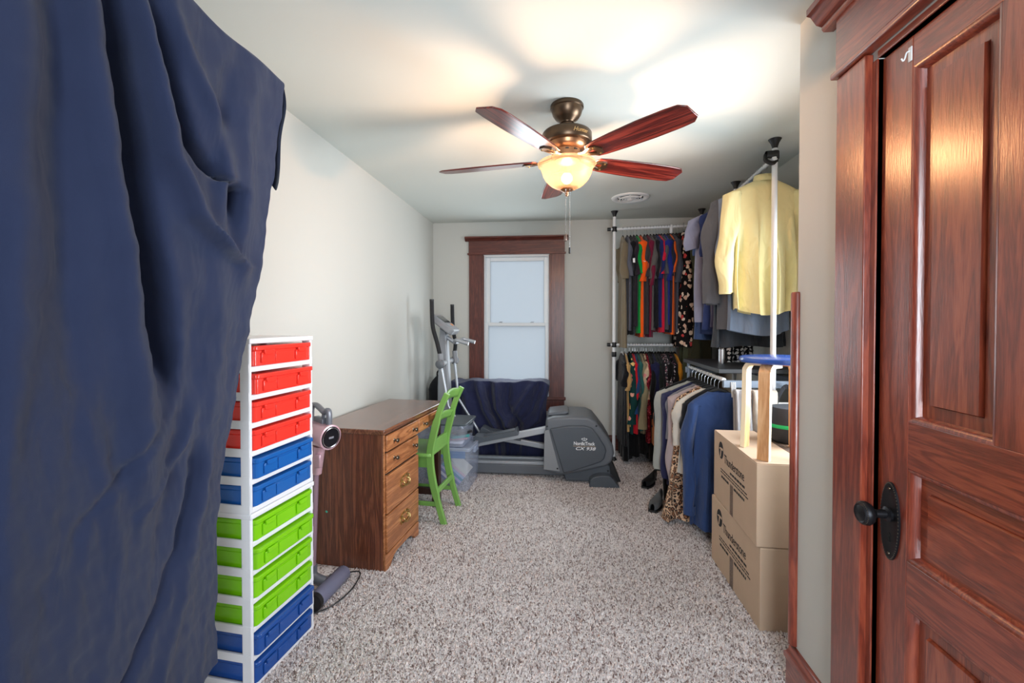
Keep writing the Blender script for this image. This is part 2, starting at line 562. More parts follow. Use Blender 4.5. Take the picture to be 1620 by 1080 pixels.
# door with casing in the near right wall
trim = thing('trim_1', 'cherry-stained door casing with cornice head', 'door casing', (0, 0, 0), kind='structure')
X0 = XR
bx('side_casing', M_redz, trim, X0-.022, X0, DY1+.02, DY1+.152, 0, 2.088, .003)
bx('side_casing', M_redz, trim, X0-.022, X0, DY0-.152, DY0-.02, 0, 2.088, .003)
bx('jamb', M_redz, trim, X0-.004, X0+.10, DY1, DY1+.0215, 0, DZ, .002)
bx('jamb', M_redz, trim, X0-.004, X0+.10, DY0-.0215, DY0, 0, DZ, .002)
bx('head_jamb', M_redy, trim, X0-.004, X0+.10, DY0, DY1, DZ-.0, DZ+.02, .002)
bx('head_fillet', M_redy, trim, X0-.036, X0, DY0-.165, DY1+.165, 2.090, 2.110, .006)
bx('head_casing', M_redy, trim, X0-.024, X0, DY0-.155, DY1+.155, 2.111, 2.270, .002)
prof = [(0, 2.268), (-.030, 2.268), (-.036, 2.276), (-.036, 2.284), (-.052, 2.290), (-.062, 2.304), (-.070, 2.316), (-.082, 2.320), (-.082, 2.340), (0, 2.340)]
MB().prism([(p, z) for p, z in prof], 'y', DY0-.21, DY1+.21).xf(Matrix.Translation((X0, 0, 0))).obj('cornice', M_redy, trim)
door = thing('door_1', 'five-panel cherry-stained door with black knob', 'door', (0, 0, 0), kind='structure')
DX = X0 + .010                                       # room-side face of the door leaf
y0, y1 = DY0+.0015, DY1-.0015
st = .105
ym = (y0 + y1) / 2
RZ = [(0.012, .23), (.632, .747), (.980, 1.10), (1.985, DZ-.004)]   # rails bottom, lock, middle, top
bx('stile', M_redz, door, DX, DX+.04, y1-st, y1, .012, DZ-.004, .0015)
bx('stile', M_redz, door, DX, DX+.04, y0, y0+st, .012, DZ-.004, .0015)
for z0, z1 in RZ:
    bx('rail', M_redy, door, DX+.0006, DX+.0394, y0+st, y1-st, z0, z1, .0015)
for z0, z1 in ((.23, .632), (1.10, 1.985)):
    bx('muntin', M_redz, door, DX+.0006, DX+.0394, ym-.055, ym+.055, z0, z1, .0015)
M_panel_z = wood('door_panel_upright', (112, 46, 28), (146, 64, 40), (168, 84, 54), 'z', scale=2.4, rough=.32, coat=.9, coat_rough=.24)
M_panel_y = wood('door_panel_along', (112, 46, 28), (146, 64, 40), (168, 84, 54), 'y', scale=2.4, rough=.32, coat=.9, coat_rough=.24)
def panel(a0, a1, z0, z1, m):
    pm = MB()
    b = .050
    d0, d1 = DX+.022, DX+.012
    rings = [(0, d0), (b-.004, d0-.001), (b-.002, d0+.001), (b, d1), ]
    V = []; F = []
    for i, (o, d) in enumerate(rings):
        V += [(d, a0+o, z0+o), (d, a1-o, z0+o), (d, a1-o, z1-o), (d, a0+o, z1-o)]
    for i in range(len(rings)-1):
        for j in range(4):
            F.append((i*4+j, i*4+(j+1)%4, (i+1)*4+(j+1)%4, (i+1)*4+j))
    k = (len(rings)-1)*4
    F.append((k, k+1, k+2, k+3))
    # back face so that the panel has a thickness
    V += [(DX+.032, a0, z0), (DX+.032, a1, z0), (DX+.032, a1, z1), (DX+.032, a0, z1)]
    q = k+4
    F.append((q+3, q+2, q+1, q))
    F += [(j, (j+1) % 4, q+(j+1) % 4, q+j) for j in range(4)]
    p = pm.add(V, F).obj('panel', m, door, smooth=False)
    # ovolo moulding round the recess
    mo = MB()
    r = .013
    for (ya, za, yb, zb) in ((a0, z0, a1, z0), (a1, z0, a1, z1), (a1, z1, a0, z1), (a0, z1, a0, z0)):
        cy, cz = (a0+a1)/2, (z0+z1)/2
        def ins(y, z, o): return (y + (o if y < cy else -o), z + (o if z < cz else -o))
        sec = [(0.0, DX+.001), (.35*r, DX+.0015), (.8*r, DX+.006), (r, DX+.012), (r*1.25, DX+.0215), (0, DX+.0215)]
        V = []
        for (y, z) in ((ya, za), (yb, zb)):
            for o, d in sec:
                yy, zz = ins(y, z, o)
                V.append((d, yy, zz))
        n = len(sec)
        mo.add(V, [(i, (i+1) % n, (i+1) % n+n, i+n) for i in range(n)])
    mo.obj('panel_moulding', M_redz, p, angle=60)
panel(ym+.055, y1-st, 1.10, 1.985, M_panel_z); panel(y0+st, ym-.055, 1.10, 1.985, M_panel_z)
panel(y0+st, y1-st, .747, .980, M_panel_y)
panel(ym+.055, y1-st, .23, .632, M_panel_z); panel(y0+st, ym-.055, .23, .632, M_panel_z)
# oval beaded escutcheon, knob and keyhole
hy, hz = 1.292, .825
esc = MB()
prof = [(1.0, 0.0), (1.0, .004), (.93, .006), (.86, .0045), (0.001, .006)]
Vv = []; Ff = []
n = 40
for s_, h_ in prof:
    for j in range(n):
        a = 2*PI*j/n
        Vv.append((DX - h_, hy + .034*s_*math.cos(a), hz + .103*s_*math.sin(a)))
for i in range(len(prof)-1):
    for j in range(n):
        Ff.append((i*n+j, (i+1)*n+j, (i+1)*n+(j+1) % n, i*n+(j+1) % n))
eo = esc.add(Vv, Ff).obj('escutcheon', M_iron, door)
bead = MB()
for j in range(66):
    a = 2*PI*j/66
    c = Vector((DX-.005, hy + .0325*math.cos(a), hz + .1005*math.sin(a)))
    s = .0024
    bead.add([c+Vector(d)*s for d in ((-1,0,0),(0,1,0),(0,0,1),(0,-1,0),(0,0,-1))], [(0,1,2),(0,2,3),(0,3,4),(0,4,1)])
bead.obj('beading', mat('worn_iron', (92, 84, 76), rough=.35, metal=.8), eo)
RX = Matrix.Rotation(R(-90), 3, 'Y')
kn = MB().lathe([(.019, 0), (.019, .006), (.0115, .010), (.0105, .034), (.016, .040), (.026, .046), (.031, .054), (.0305, .064), (.024, .072), (.020, .070), (.012, .073), (.0005, .074)], (DX-.005, hy+.002, .842), 28, RX)
ko = kn.obj('door_knob', M_iron, door)
kb = MB()
for j in range(34):
    a = 2*PI*j/34
    c = Vector((DX-.005-.0665, hy+.002 + .0275*math.cos(a), .842 + .0275*math.sin(a)))
    s = .0024
    kb.add([c+Vector(d)*s for d in ((-1,0,0),(0,1,0),(0,0,1),(0,-1,0),(0,0,-1))], [(0,1,2),(0,2,3),(0,3,4),(0,4,1)])
kb.obj('beading', MATS['worn_iron'], ko)
kh = MB().lathe([(.0055, 0), (.0055, .0008), (.0003, .0009)], (DX-.0055, hy-.001, .789), 16, RX)
kh.prism([(hy-.004, .771), (hy+.002, .771), (hy+.0005, .787), (hy-.0025, .787)], 'x', DX-.0064, DX-.0055)
kh.obj('keyhole', mat('keyhole_black', (6, 6, 6), rough=.9), eo)
for dz in (-.086, .086):
    MB().lathe([(.004, 0), (.0035, .0015), (.0003, .002)], (DX-.0055, hy, hz+dz), 12, RX).obj('screw', M_pewter, eo)
hk = thing('adhesive_hook', 'small white hook fixed near the top of the cherry door', 'hook', (DX, 1.245, 2.018))
bx('hook_plate', M_white_vinyl, hk, -.003, .0, -.006, .006, -.018, .018, .002)
MB().tube(smoothcurve([(-.002, 0, .008), (-.010, 0, .004), (-.014, 0, -.010), (-.018, 0, -.016), (-.022, 0, -.010)], 4), .0018, 6).obj('hook_arm', M_white_vinyl, hk)

# corner guard, baseboards
cg = MB().lathe([(.019, 0.165), (.019, 1.452), (.0165, 1.458), (.0005, 1.46)], (XR-.002, YC+.002, 0), 20)
cg.obj('trim_2', M_redz)
struct(bpy.data.objects['trim_2'])
def baseboard(name, path, m):
    prof = [(0, 0), (.020, 0), (.020, .100), (.026, .106), (.026, .122), (.020, .128), (.014, .140), (.014, .150), (.008, .158), (.0, .160)]
    mb = MB()
    V = []; n = len(prof); k = len(path)
    P = [Vector((p[0], p[1])) for p in path]
    for i, p in enumerate(P):
        d0 = (p - P[i-1]).normalized() if i else None
        d1 = (P[i+1] - p).normalized() if i < k-1 else None
        n0 = Vector((-d0.y, d0.x)) if d0 else None
        n1 = Vector((-d1.y, d1.x)) if d1 else None
        nn = n0 if n1 is None else n1 if n0 is None else (n0 + n1) / (1 + n0.dot(n1))
        for o, z in prof:
            V.append((p.x + nn.x*o, p.y + nn.y*o, z))
    F = []
    for i in range(k-1):
        for j in range(n-1):
            F.append((i*n+j, i*n+j+1, (i+1)*n+j+1, (i+1)*n+j))
    F.append(tuple(range(n))); F.append(tuple((k-1)*n + j for j in range(n))[::-1])
    struct(mb.add(V, F).obj(name, m))
baseboard('baseboard_right', [(XR, DY1+.152), (XR, YC), (XA-.001, YC)], M_redy)
baseboard('baseboard_left', [(XL, YB), (XL, 2.9)], M_redy)
baseboard('baseboard_back', [(XA, YB), (XL+.03, YB)], M_redx)

# ------------------------------------------------------------------ ceiling fan
FX, FY = 0.032, 2.28
fan = thing('ceiling_fan', 'five-blade ceiling fan with a lit amber glass bowl', 'ceiling fan', (FX, FY, ZC))
M_bronze = mat('aged_bronze', (92, 74, 58), rough=.33, metal=.85)
M_copper = mat('brushed_copper', (176, 128, 92), rough=.32, metal=.9)
M_blade = wood('fan_blade_cherry', (44, 12, 10), (104, 30, 24), (146, 56, 42), 'x', scale=3.2, rough=.28, coat=.6, bump=.02, stretch=.04)
MB().lathe([(.0005, 0), (.078, 0), (.082, -.006), (.082, -.018), (.077, -.022), (.076, -.030), (.070, -.050), (.056, -.070), (.036, -.084), (.034, -.090), (.0005, -.090)], n=40).obj('canopy', M_bronze, fan)
MB().lathe([(.026, -.080), (.028, -.090), (.028, -.098), (.018, -.106), (.0005, -.106)], n=28).obj('canopy_ring', M_bronze, fan)
MB().lathe([(.013, -.10), (.013, -.150)], n=18).obj('downrod', M_bronze, fan)
MB().lathe([(.0005, -.118), (.030, -.119), (.080, -.124), (.114, -.136), (.122, -.146), (.123, -.186), (.119, -.192), (.110, -.194), (.0005, -.194)], n=48).obj('motor_housing', M_bronze, fan)
MB().lathe([(.096, -.193), (.094, -.208), (.084, -.222), (.070, -.228), (.070, -.244), (.076, -.247), (.076, -.262), (.066, -.268), (.0005, -.268)], n=40).obj('lower_housing', M_copper, fan)
for k in range(10):
    a = 2*PI*k/10
    b = MB().box(-.008, .008, -.002, .003, -.003, .003)
    b.xf(Matrix.Translation((.0705*math.sin(a), .0705*math.cos(a), -.236)) @ Matrix.Rotation(-a, 4, 'Z'))
    b.obj('vent_slot', M_black, fan)
BZ = -.272
for k in range(5):
    ang = R(26 + 72*k)
    # blade: rounded chamfered outline with a pitch
    half = [(.150, .032), (.165, .052), (.21, .060), (.32, .068), (.46, .073), (.59, .070), (.645, .064), (.672, .038)]
    poly = [(x, y) for x, y in half] + [(x, -y) for x, y in reversed(half)]
    M = Matrix.Rotation(ang, 4, 'Z') @ Matrix.Translation((0, 0, BZ)) @ Matrix.Rotation(R(-12), 4, 'X')
    bl = MB().prism(poly, 'z', -.0035, .0035).obj('blade', M_blade, fan, bevel=.002)
    bl.matrix_local = M
    ir = MB()
    ir.tube(smoothcurve([(-.080, .0, .012), (-.05, .0, .004), (-.015, .012, -.004), (.03, .030, -.006)], 5), [.009]*16, 8, flat=(1.4, .6))
    ir.tube(smoothcurve([(-.080, .0, .012), (-.05, .0, .004), (-.015, -.012, -.004), (.03, -.030, -.006)], 5), [.009]*16, 8, flat=(1.4, .6))
    ir.prism([(.02, -.040), (.055, -.034), (.072, 0), (.055, .034), (.02, .040), (.03, .018), (.036, 0), (.03, -.018)], 'z', -.0105, -.0037)
    ir.xf(Matrix.Translation((.155, 0, 0)))
    ir.obj('blade_iron', M_bronze, bl)
    for sy in (-.026, .026):
        MB().lathe([(.005, 0), (.005, -.002), (.0005, -.004)], (.20, sy, -.0105), 10).obj('screw', M_brass, bl)
# light kit
MB().lathe([(.060, -.268), (.062, -.278), (.050, -.284), (.030, -.288), (.0005, -.288)], n=32).obj('light_fitter', M_copper, fan)
bowl_in = [(.140, -.285), (.144, -.290), (.142, -.298), (.133, -.304), (.128, -.312), (.126, -.322), (.118, -.345), (.104, -.370), (.080, -.394), (.050, -.410), (.020, -.417)]
bowl = MB().lathe(bowl_in, n=48)
m, nt, p = newmat('amber_glass')
t1 = nt.nodes.new('ShaderNodeBsdfTranslucent'); t1.inputs[0].default_value = (.052, .041, .028, 1)
p.inputs['Base Color'].default_value = (.10, .088, .07, 1); p.inputs['Roughness'].default_value = .25
t2 = nt.nodes.new('ShaderNodeBsdfTransparent'); t2.inputs[0].default_value = srgb(255, 226, 190)
mx = nt.nodes.new('ShaderNodeMixShader'); mx.inputs[0].default_value = .60
mx2 = nt.nodes.new('ShaderNodeMixShader'); mx2.inputs[0].default_value = .32
nt.links.new(p.outputs[0], mx.inputs[1]); nt.links.new(t1.outputs[0], mx.inputs[2])
nt.links.new(mx.outputs[0], mx2.inputs[1]); nt.links.new(t2.outputs[0], mx2.inputs[2])
nt.links.new(mx2.outputs[0], nt.nodes['Material Output'].inputs[0])
bowl.obj('glass_bowl', m, fan)
MB().lathe([(.030, -.412), (.032, -.418), (.024, -.424), (.010, -.430), (.008, -.436), (.010, -.440), (.006, -.448), (.0005, -.450)], n=24).obj('finial', M_copper, fan)
MB().lathe([(.0005, -.335), (.018, -.340), (.028, -.355), (.027, -.370), (.016, -.384), (.0005, -.390)], n=20).obj('bulb', mat('bulb_glow', (255, 244, 225), emit=(255, 226, 180), estr=7.0), fan)
lp = bpy.data.lights.new('fan_lamp', 'POINT'); lp.energy = 26; lp.color = (1.0, .63, .41); lp.shadow_soft_size = .02
lo_ = bpy.data.objects.new('fan_lamp', lp); lo_.location = (0, 0, -.318); lo_.parent = fan; COL.objects.link(lo_)
# pull chains
for dx, dy, z1, kind in ((-.006, -.03, -.640, 'p'), (.014, -.03, -.705, 'b')):
    ch = MB()
    ch.tube([(dx, dy, -.40), (dx, dy, z1)], .0011, 5)
    nb = int((-.40 - z1) / .012)
    for i in range(nb):
        z = -.40 - i*.012
        ch.lathe([(.0004, .003), (.0021, 0), (.0004, -.003)], (dx, dy, z), 5)
    co = ch.obj('pull_chain', M_chrome, fan)
    if kind == 'p':
        MB().lathe([(.0005, 0), (.006, -.004), (.009, -.020), (.008, -.032), (.0005, -.038)], (dx, dy, z1), 14).obj('chain_pull', mat('bronze_glass', (120, 100, 90), rough=.2, metal=.4), co)
    else:
        MB().lathe([(.0005, 0), (.005, -.002), (.0055, -.030), (.0005, -.033)], (dx, dy, z1), 14).obj('chain_pull', M_black, co)
# maker's script badge on the housing rim
a = R(-58)
Mt = Matrix.Rotation(a + R(90), 4, 'Z') @ Matrix.Translation((0, -.1232, -.166)) @ Matrix.Rotation(R(90), 4, 'X')
text('maker_badge', 'Hunter', mat('badge_gold', (214, 176, 120), rough=.3, metal=.8), fan, Mt, size=.028, depth=.0008, shear=.35, bend=.1235)

# round ceiling register
vent = thing('ceiling_vent', 'round white slotted air vent in the ceiling', 'vent', (.60, 4.02, ZC))
M_vent = mat('vent_white', (228, 230, 230), rough=.4)
MB().lathe([(.160, 0), (.158, -.008), (.148, -.014), (.120, -.012), (.108, -.004), (.108, .0)], n=48).obj('outer_ring', M_vent, vent)
MB().lathe([(.107, -.001), (.0005, -.001)], n=40).obj('dark_duct', mat('duct_dark', (26, 26, 26), rough=.9), vent)
for rr in (.090, .068, .046):
    MB().lathe([(rr+.004, -.008), (rr+.003, -.018), (rr-.003, -.019), (rr-.004, -.008), (rr+.004, -.008)], n=36).obj('louvre_ring', M_vent, vent)
MB().lathe([(.024, -.006), (.026, -.022), (.018, -.027), (.0005, -.028)], n=24).obj('hub', M_vent, vent)
for k in range(6):
    MB().box(.02, .112, -.004, .004, -.016, -.006).xf(Matrix.Rotation(R(60*k + 20), 4, 'Z')).obj('spoke', M_vent, vent)

# ------------------------------------------------------------------ desk
desk = thing('writing_desk', 'brown wooden pedestal desk with brass pulls along the left wall', 'desk', (-.945, 2.35, 0), R(-5.5))
WD = ((66, 34, 20), (112, 64, 38), (150, 94, 58))
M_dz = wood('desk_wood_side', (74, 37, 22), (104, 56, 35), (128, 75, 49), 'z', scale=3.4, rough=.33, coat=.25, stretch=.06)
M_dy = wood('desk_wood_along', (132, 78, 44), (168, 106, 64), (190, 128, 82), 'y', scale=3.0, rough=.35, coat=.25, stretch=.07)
M_dtop = wood('desk_top_wood', (84, 48, 32), (112, 68, 46), (134, 86, 60), 'y', scale=3.0, rough=.22, coat=.5, stretch=.06, bump=.05)
M_dark = mat('desk_gap_dark', (24, 12, 8), rough=.8)
bx('desk_top', M_dtop, desk, -.430, .014, -.014, .930, .742, .770, .006, seg=3)
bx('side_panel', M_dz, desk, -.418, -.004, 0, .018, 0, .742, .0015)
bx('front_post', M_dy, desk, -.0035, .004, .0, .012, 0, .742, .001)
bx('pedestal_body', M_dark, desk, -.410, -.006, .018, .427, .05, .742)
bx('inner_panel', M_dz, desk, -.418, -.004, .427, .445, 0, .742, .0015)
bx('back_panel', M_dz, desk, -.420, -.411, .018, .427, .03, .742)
def drawer(name, y0, y1, z0, z1, knobs=(), pulls=()):
    d = MB().box(-.005, .014, y0, y1, z0, z1).obj(name, M_dy, desk, bevel=.005, seg=3)
    for ky in knobs:
        zc = (z0 + z1) / 2
        MB().lathe([(.010, 0), (.006, .003), (.005, .010), (.010, .014), (.0125, .020), (.010, .026), (.0005, .028)], (.014, ky, zc), 18, Matrix.Rotation(R(90), 3, 'Y')).obj('knob', M_pewter, d)
    for py in pulls:
        zc = (z0 + z1) / 2 + .01
        # chippendale back plate and bail
        half = [(a_*1.12, b_*1.25) for a_, b_ in [(0, -.020), (.022, -.023), (.030, -.016), (.044, -.020), (.052, -.006), (.046, .004), (.050, .014), (.034, .018), (.026, .026), (.010, .021), (0, .028)]]
        poly = half + [(-a_, b_) for a_, b_ in reversed(half[1:-1])]
        ring = [(.0165, py + a_, zc + b_) for a_, b_ in poly]
        pl = MB().tube(ring + ring[:2], .0048, 6, flat=(1, 1)).obj('pull_plate', M_brass, d)
        for sy in (-.036, .036):
            MB().lathe([(.010, 0), (.009, .004), (.0005, .006)], (.014, py+sy, zc+.006), 12, Matrix.Rotation(R(90), 3, 'Y')).obj('rosette', M_brass, d)
        MB().tube(smoothcurve([(.018, py-.036, zc+.006), (.030, py-.038, zc), (.034, py-.030, zc-.020), (.034, py, zc-.025), (.034, py+.030, zc-.020), (.030, py+.038, zc), (.018, py+.036, zc+.006)], 5), .0034, 8).obj('bail', M_brass, d)
    return d
drawer('drawer', .018, .440, .645, .733, knobs=(.105, .365))
drawer('drawer', .018, .440, .548, .636, knobs=(.105, .365))
drawer('drawer', .016, .441, .306, .514, pulls=(.235,))
drawer('drawer', .016, .441, .096, .298, pulls=(.235,))
drawer('center_drawer', .452, .905, .645, .733, knobs=(.53, .83))
dn = MB().box(-.004, .006, .018, .440, .526, .545)
for i in range(26):
    y = .022 + i*.0161
    dn.box(.006, .011, y, y+.009, .529, .540)
dn.obj('dentil_strip', M_dy, desk)
# bracket base with scalloped cut-out
bp = [(0, 0), (.055, 0), (.075, .022), (.085, .030), (.105, .044), (.14, .052), (.30, .052), (.335, .044), (.350, .030), (.362, .034), (.372, .022), (.390, 0), (.445, 0), (.445, .088), (0, .088)]
MB().prism(bp, 'x', -.006, .012).obj('bracket_base', M_dy, desk, bevel=.003)
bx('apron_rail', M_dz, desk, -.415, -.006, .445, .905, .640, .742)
M_leg = mat('desk_leg_dark', (52, 26, 18), rough=.4, coat=.2, noise=.3, nscale=8)
bx('leg', M_leg, desk, -.065, -.012, .862, .915, 0, .742, .004)
bx('leg', M_leg, desk, -.415, -.362, .862, .915, 0, .742, .004)
bx('stretcher', M_leg, desk, -.362, -.065, .876, .900, .085, .135, .003)
bx('stretcher', M_leg, desk, -.400, -.372, .445, .862, .085, .135, .003)

# ------------------------------------------------------------------ green chair (faces the desk, back posts towards the room)
ch = thing('dining_chair', 'lime green painted wooden ladder-back chair at the desk', 'chair', (-.765, 2.935, 0), R(-5))
M_green = mat('lime_green_paint', (120, 168, 82), rough=.38, noise=.05, nscale=6)
prof = [(.0, -.012), (-.045, .14), (-.085, .30), (-.100, .46), (-.075, .60), (-.030, .76), (.022, .875)]
def post(y):
    c = smoothcurve([(p[0], p[1], 0) for p in prof], 6)
    mb = MB()
    k = len(c)
    hw_ = .021
    left = []; right = []
    for i in range(k):
        t = (c[min(i+1, k-1)] - c[max(i-1, 0)]).normalized()
        nrm = Vector((-t.y, t.x, 0))
        wd = .024 if .2 < i/k < .75 else .019
        left.append((c[i] + nrm*wd)); right.append((c[i] - nrm*wd))
    V = []; F = []
    for s in (y-.014, y+.014):
        for v in left: V.append((v.x, s, v.y))
        for v in right: V.append((v.x, s, v.y))
    o2 = 2*k
    for i in range(k-1):
        F.append((i, i+1, k+i+1, k+i)); F.append((o2+i, o2+k+i, o2+k+i+1, o2+i+1))
        F.append((i, o2+i, o2+i+1, i+1)); F.append((k+i, k+i+1, o2+k+i+1, o2+k+i))
    F.append((0, k, o2+k, o2)); F.append((k-1, o2+k-1, o2+2*k-1, 2*k-1))
    return mb.add(V, F)
post(.014).obj('back_leg', M_green, ch, bevel=.004, angle=50)
post(.330).obj('back_leg', M_green, ch, bevel=.004, angle=50)
for yy in (.02, .325):
    MB().prism([(-.455, yy-.016), (-.421, yy-.016), (-.421, yy+.018), (-.455, yy+.018)], 'z', 0, .44).obj('front_leg', M_green, ch, bevel=.004)
sx = [(-.475, -.015), (-.475, .36), (-.10, .348), (-.10, -.003)]
MB().prism(rrect(-.475, -.085, -.018, .362, .03, 3), 'z', .448, .474).obj('seat', M_green, ch, bevel=.008, seg=3)
sr = MB()
sr.box(-.45, -.10, .008, .026, .375, .447).box(-.45, -.10, .318, .336, .375, .447).box(-.452, -.432, .02, .326, .375, .447)
sr.obj('seat_apron', M_green, ch, bevel=.002)
bx('back_rail', M_green, ch, -.108, -.086, .026, .318, .455, .545, .004)
def slat(zc, h, xo, arch):
    mb = MB()
    def fn(u, v):
        y = .022 + u*.300
        z = zc - h/2 + v*h + arch*(math.sin(u*PI))*(1 if v > .5 else .55)
        return (xo + .022*(z-zc)/.06*1.0 - .020*math.sin(u*PI), y, z)
    mb.grid(fn, 13, 4)
    return mb.obj('back_slat', M_green, ch, solid=.016)
slat(.685, .050, -.055, .014)
slat(.838, .058, .002, .016)
bx('stretcher', M_green, ch, -.062, -.042, .026, .318, .20, .235, .004)
for yy in (.012, .320):
    bx('stretcher', M_green, ch, -.432, -.045, yy, yy+.016, .115, .145, .004)

# ------------------------------------------------------------------ storage bins beside the desk
M_clear = clear_plastic('clear_bin_plastic', (222, 228, 242), .26, .2)
M_clearlid = clear_plastic('clear_lid_plastic', (196, 206, 226), .50, .18)
M_greylid = mat('grey_bin_lid', (78, 86, 92), rough=.3)
def bin_(name, label, loc, rz, sx, sy, h, lidm, lip=.018, handles=True):
    t = thing(name, label, 'storage bin', loc, rz, 'plastic storage bins stacked beside the desk')
    tp = .03
    V = []; F = []
    def ring(f, z, r):
        return [(x, y, z) for x, y in rrect(-sx/2*f, sx/2*f, -sy/2*f, sy/2*f, r, 3)]
    rings = [ring(.90, 0, .03), ring(.90, .004, .03), ring(.965, h*.86, .03), ring(1.0, h*.865, .03), ring(1.0, h*.94, .03)]
    n = len(rings[0])
    for r_ in rings: V += r_
    for i in range(len(rings)-1):
        for j in range(n):
            F.append((i*n+j, i*n+(j+1) % n, (i+1)*n+(j+1) % n, (i+1)*n+j))
    F.append(tuple(range(n))[::-1])
    MB().add(V, F).obj('bin_body', M_clear, t)
    l = MB()
    lr = [ring(1.02, h*.93, .03), ring(1.03, h*.98, .03), ring(1.015, h*1.0, .03), ring(.93, h*1.0, .03), ring(.92, h*.975, .03)]
    V = []; F = []
    for r_ in lr: V += r_
    for i in range(len(lr)-1):
        for j in range(n):
            F.append((i*n+j, i*n+(j+1) % n, (i+1)*n+(j+1) % n, (i+1)*n+j))
    F.append(tuple((len(lr)-1)*n + j for j in range(n)))
    l.add(V, F).obj('lid', lidm, t)
    for s in (-1, 1):
        MB().box(s*sx/2*1.0-.010, s*sx/2*1.0+.012, -.05, .05, h*.80, h*.93).obj('latch', lidm, t, bevel=.004)
    return t
bin_('storage_bin', 'lower clear plastic bin with clear lid full of papers', (-.945, 3.725, 0), R(-4), .50, .40, .352, M_clearlid)
bin_('storage_bin', 'upper clear plastic bin with dark grey lid on another bin', (-.965, 3.715, .354), R(-4), .46, .36, .185, M_greylid)
cols = [('navy folder', (48, 66, 140)), ('white paper pad', (230, 228, 234)), ('slate blue folder', (84, 98, 160)), ('lilac notebook', (184, 176, 220)), ('teal folder', (50, 150, 176)), ('pale blue pad', (176, 196, 228)), ('pink notebook', (228, 196, 206)), ('cream pad', (226, 220, 208))]
ca, sa = math.cos(R(38)), math.sin(R(38))
for i, (nm, c) in enumerate(cols):
    o = MB().box(-.105, .105, -.09, .09, -.0095, .0095).obj('folder', mat('paper_' + nm.replace(' ', '_'), c, rough=.6), None, bevel=.001)
    off = (i - 3.5)*.0205
    o.location = (-.862 + sa*off, 3.66, .135 + ca*off)
    o.rotation_euler = (0, R(38), R(-4))
    tag(o, nm + ' lying aslant inside the lower clear bin', 'folder', 'papers and folders in the lower bin')
o = MB().box(-.10, .10, -.004, .004, -.03, .03).obj('folder', mat('paper_bright_blue', (20, 110, 170), rough=.5))
o.location = (-.845, 3.532, .298); o.rotation_euler = (0, 0, R(-4))
tag(o, 'bright blue card flat against the bin front below its lid', 'folder', 'papers and folders in the lower bin')
for i, (nm, c) in enumerate((('white', (224, 218, 226)), ('dusty pink', (196, 150, 160)), ('teal', (70, 140, 140)), ('black', (28, 28, 34)))):
    o = MB().prism(rrect(-.08, .08, -.05, .05, .02, 3), 'z', 0, .022).obj('fabric_bundle', fabric('bundle_' + nm, c), bevel=.008)
    o.location = (-.86 + .02*i, 3.64 + .03*(i % 2), .362 + .024*i); o.rotation_euler = (0, 0, R(17*i))
    tag(o, nm + ' fabric bundle inside the upper clear bin', 'fabric', 'craft things in the upper bin')

# ------------------------------------------------------------------ elliptical trainer
el = thing('elliptical_trainer', 'dark grey elliptical exercise machine below the window', 'exercise machine', (0, 0, 0))
M_eg = mat('machine_dark_grey', (74, 80, 88), rough=.42)
M_eg2 = mat('machine_grey_shell', (96, 100, 106), rough=.45)
M_eg3 = mat('machine_light_grey', (132, 134, 138), rough=.45)
M_silver = mat('machine_silver', (176, 180, 186), rough=.35, metal=.5)
M_foam = mat('foam_grip_black', (30, 30, 33), rough=.8)
shell = [(-.120, .500), (-.112, .530), (-.06, .552), (.10, .565), (.23, .562), (.29, .535), (.335, .480), (.395, .400), (.438, .325), (.448, .265), (.425, .195), (.385, .158), (.20, .108), (.02, .070), (-.02, .075), (-.13, .105)]
MB().prism(shell, 'y', 3.80, 4.27).obj('shroud', M_eg2, el, bevel=.022, seg=4)
face = [(-.082, .462), (.06, .490), (.20, .494), (.262, .478), (.312, .418), (.368, .330), (.380, .292), (.362, .225), (.330, .196), (.10, .112), (.03, .096)]
fo = MB().prism(face, 'y', 3.772, 3.80).obj('shroud_panel', M_eg, el, bevel=.010, seg=3)
lg = [(-.128, .440), (-.092, .452), (.0, .105), (-.135, .118)]
MB().prism(lg, 'y', 3.786, 3.80).obj('side_panel', M_eg3, el, bevel=.004)
MB().prism([(-.11, .545), (.05, .562), (.075, .578), (.05, .590), (-.09, .572)], 'y', 3.90, 4.18).obj('top_cover', M_eg2, el, bevel=.006)
for sx_, sz_ in ((-.105, .48), (.30, .49), (-.02, .13), (.395, .12)):
    MB().lathe([(.0075, 0), (.006, .003), (.0005, .003)], (sx_, 3.786 if sx_ < .2 else 3.798, sz_), 12, Matrix.Rotation(R(90), 3, 'X')).obj('screw', M_black, el)
MB().prism([(.03, .085), (.385, .165), (.41, .16), (.425, .05), (.30, .02), (.05, .02)], 'y', 3.82, 4.25).obj('lower_housing', M_eg, el, bevel=.008)
MB().prism([(.24, 0), (.245, .060), (.275, .085), (.33, .100), (.40, .100), (.43, .075), (.488, 0)], 'y', 3.735, 3.86).obj('rear_foot', M_eg, el, bevel=.008)
MB().prism([(.24, 0), (.245, .060), (.275, .085), (.33, .100), (.40, .100), (.43, .075), (.488, 0)], 'y', 4.21, 4.335).obj('rear_foot', M_eg, el, bevel=.008)
MB().prism([(.39, .165), (.43, .19), (.51, .01), (.40, .01)], 'y', 3.86, 4.21).obj('rear_guard', M_black, el, bevel=.006)
MB().box(-1.10, .05, 3.93, 4.13, .025, .105).obj('base_frame', M_eg2, el, bevel=.006)
MB().box(-.95, -.13, 3.94, 3.985, .105, .128).obj('roller_track', M_silver, el, bevel=.003)
MB().box(-.95, -.13, 4.075, 4.12, .105, .128).obj('roller_track', M_silver, el, bevel=.003)
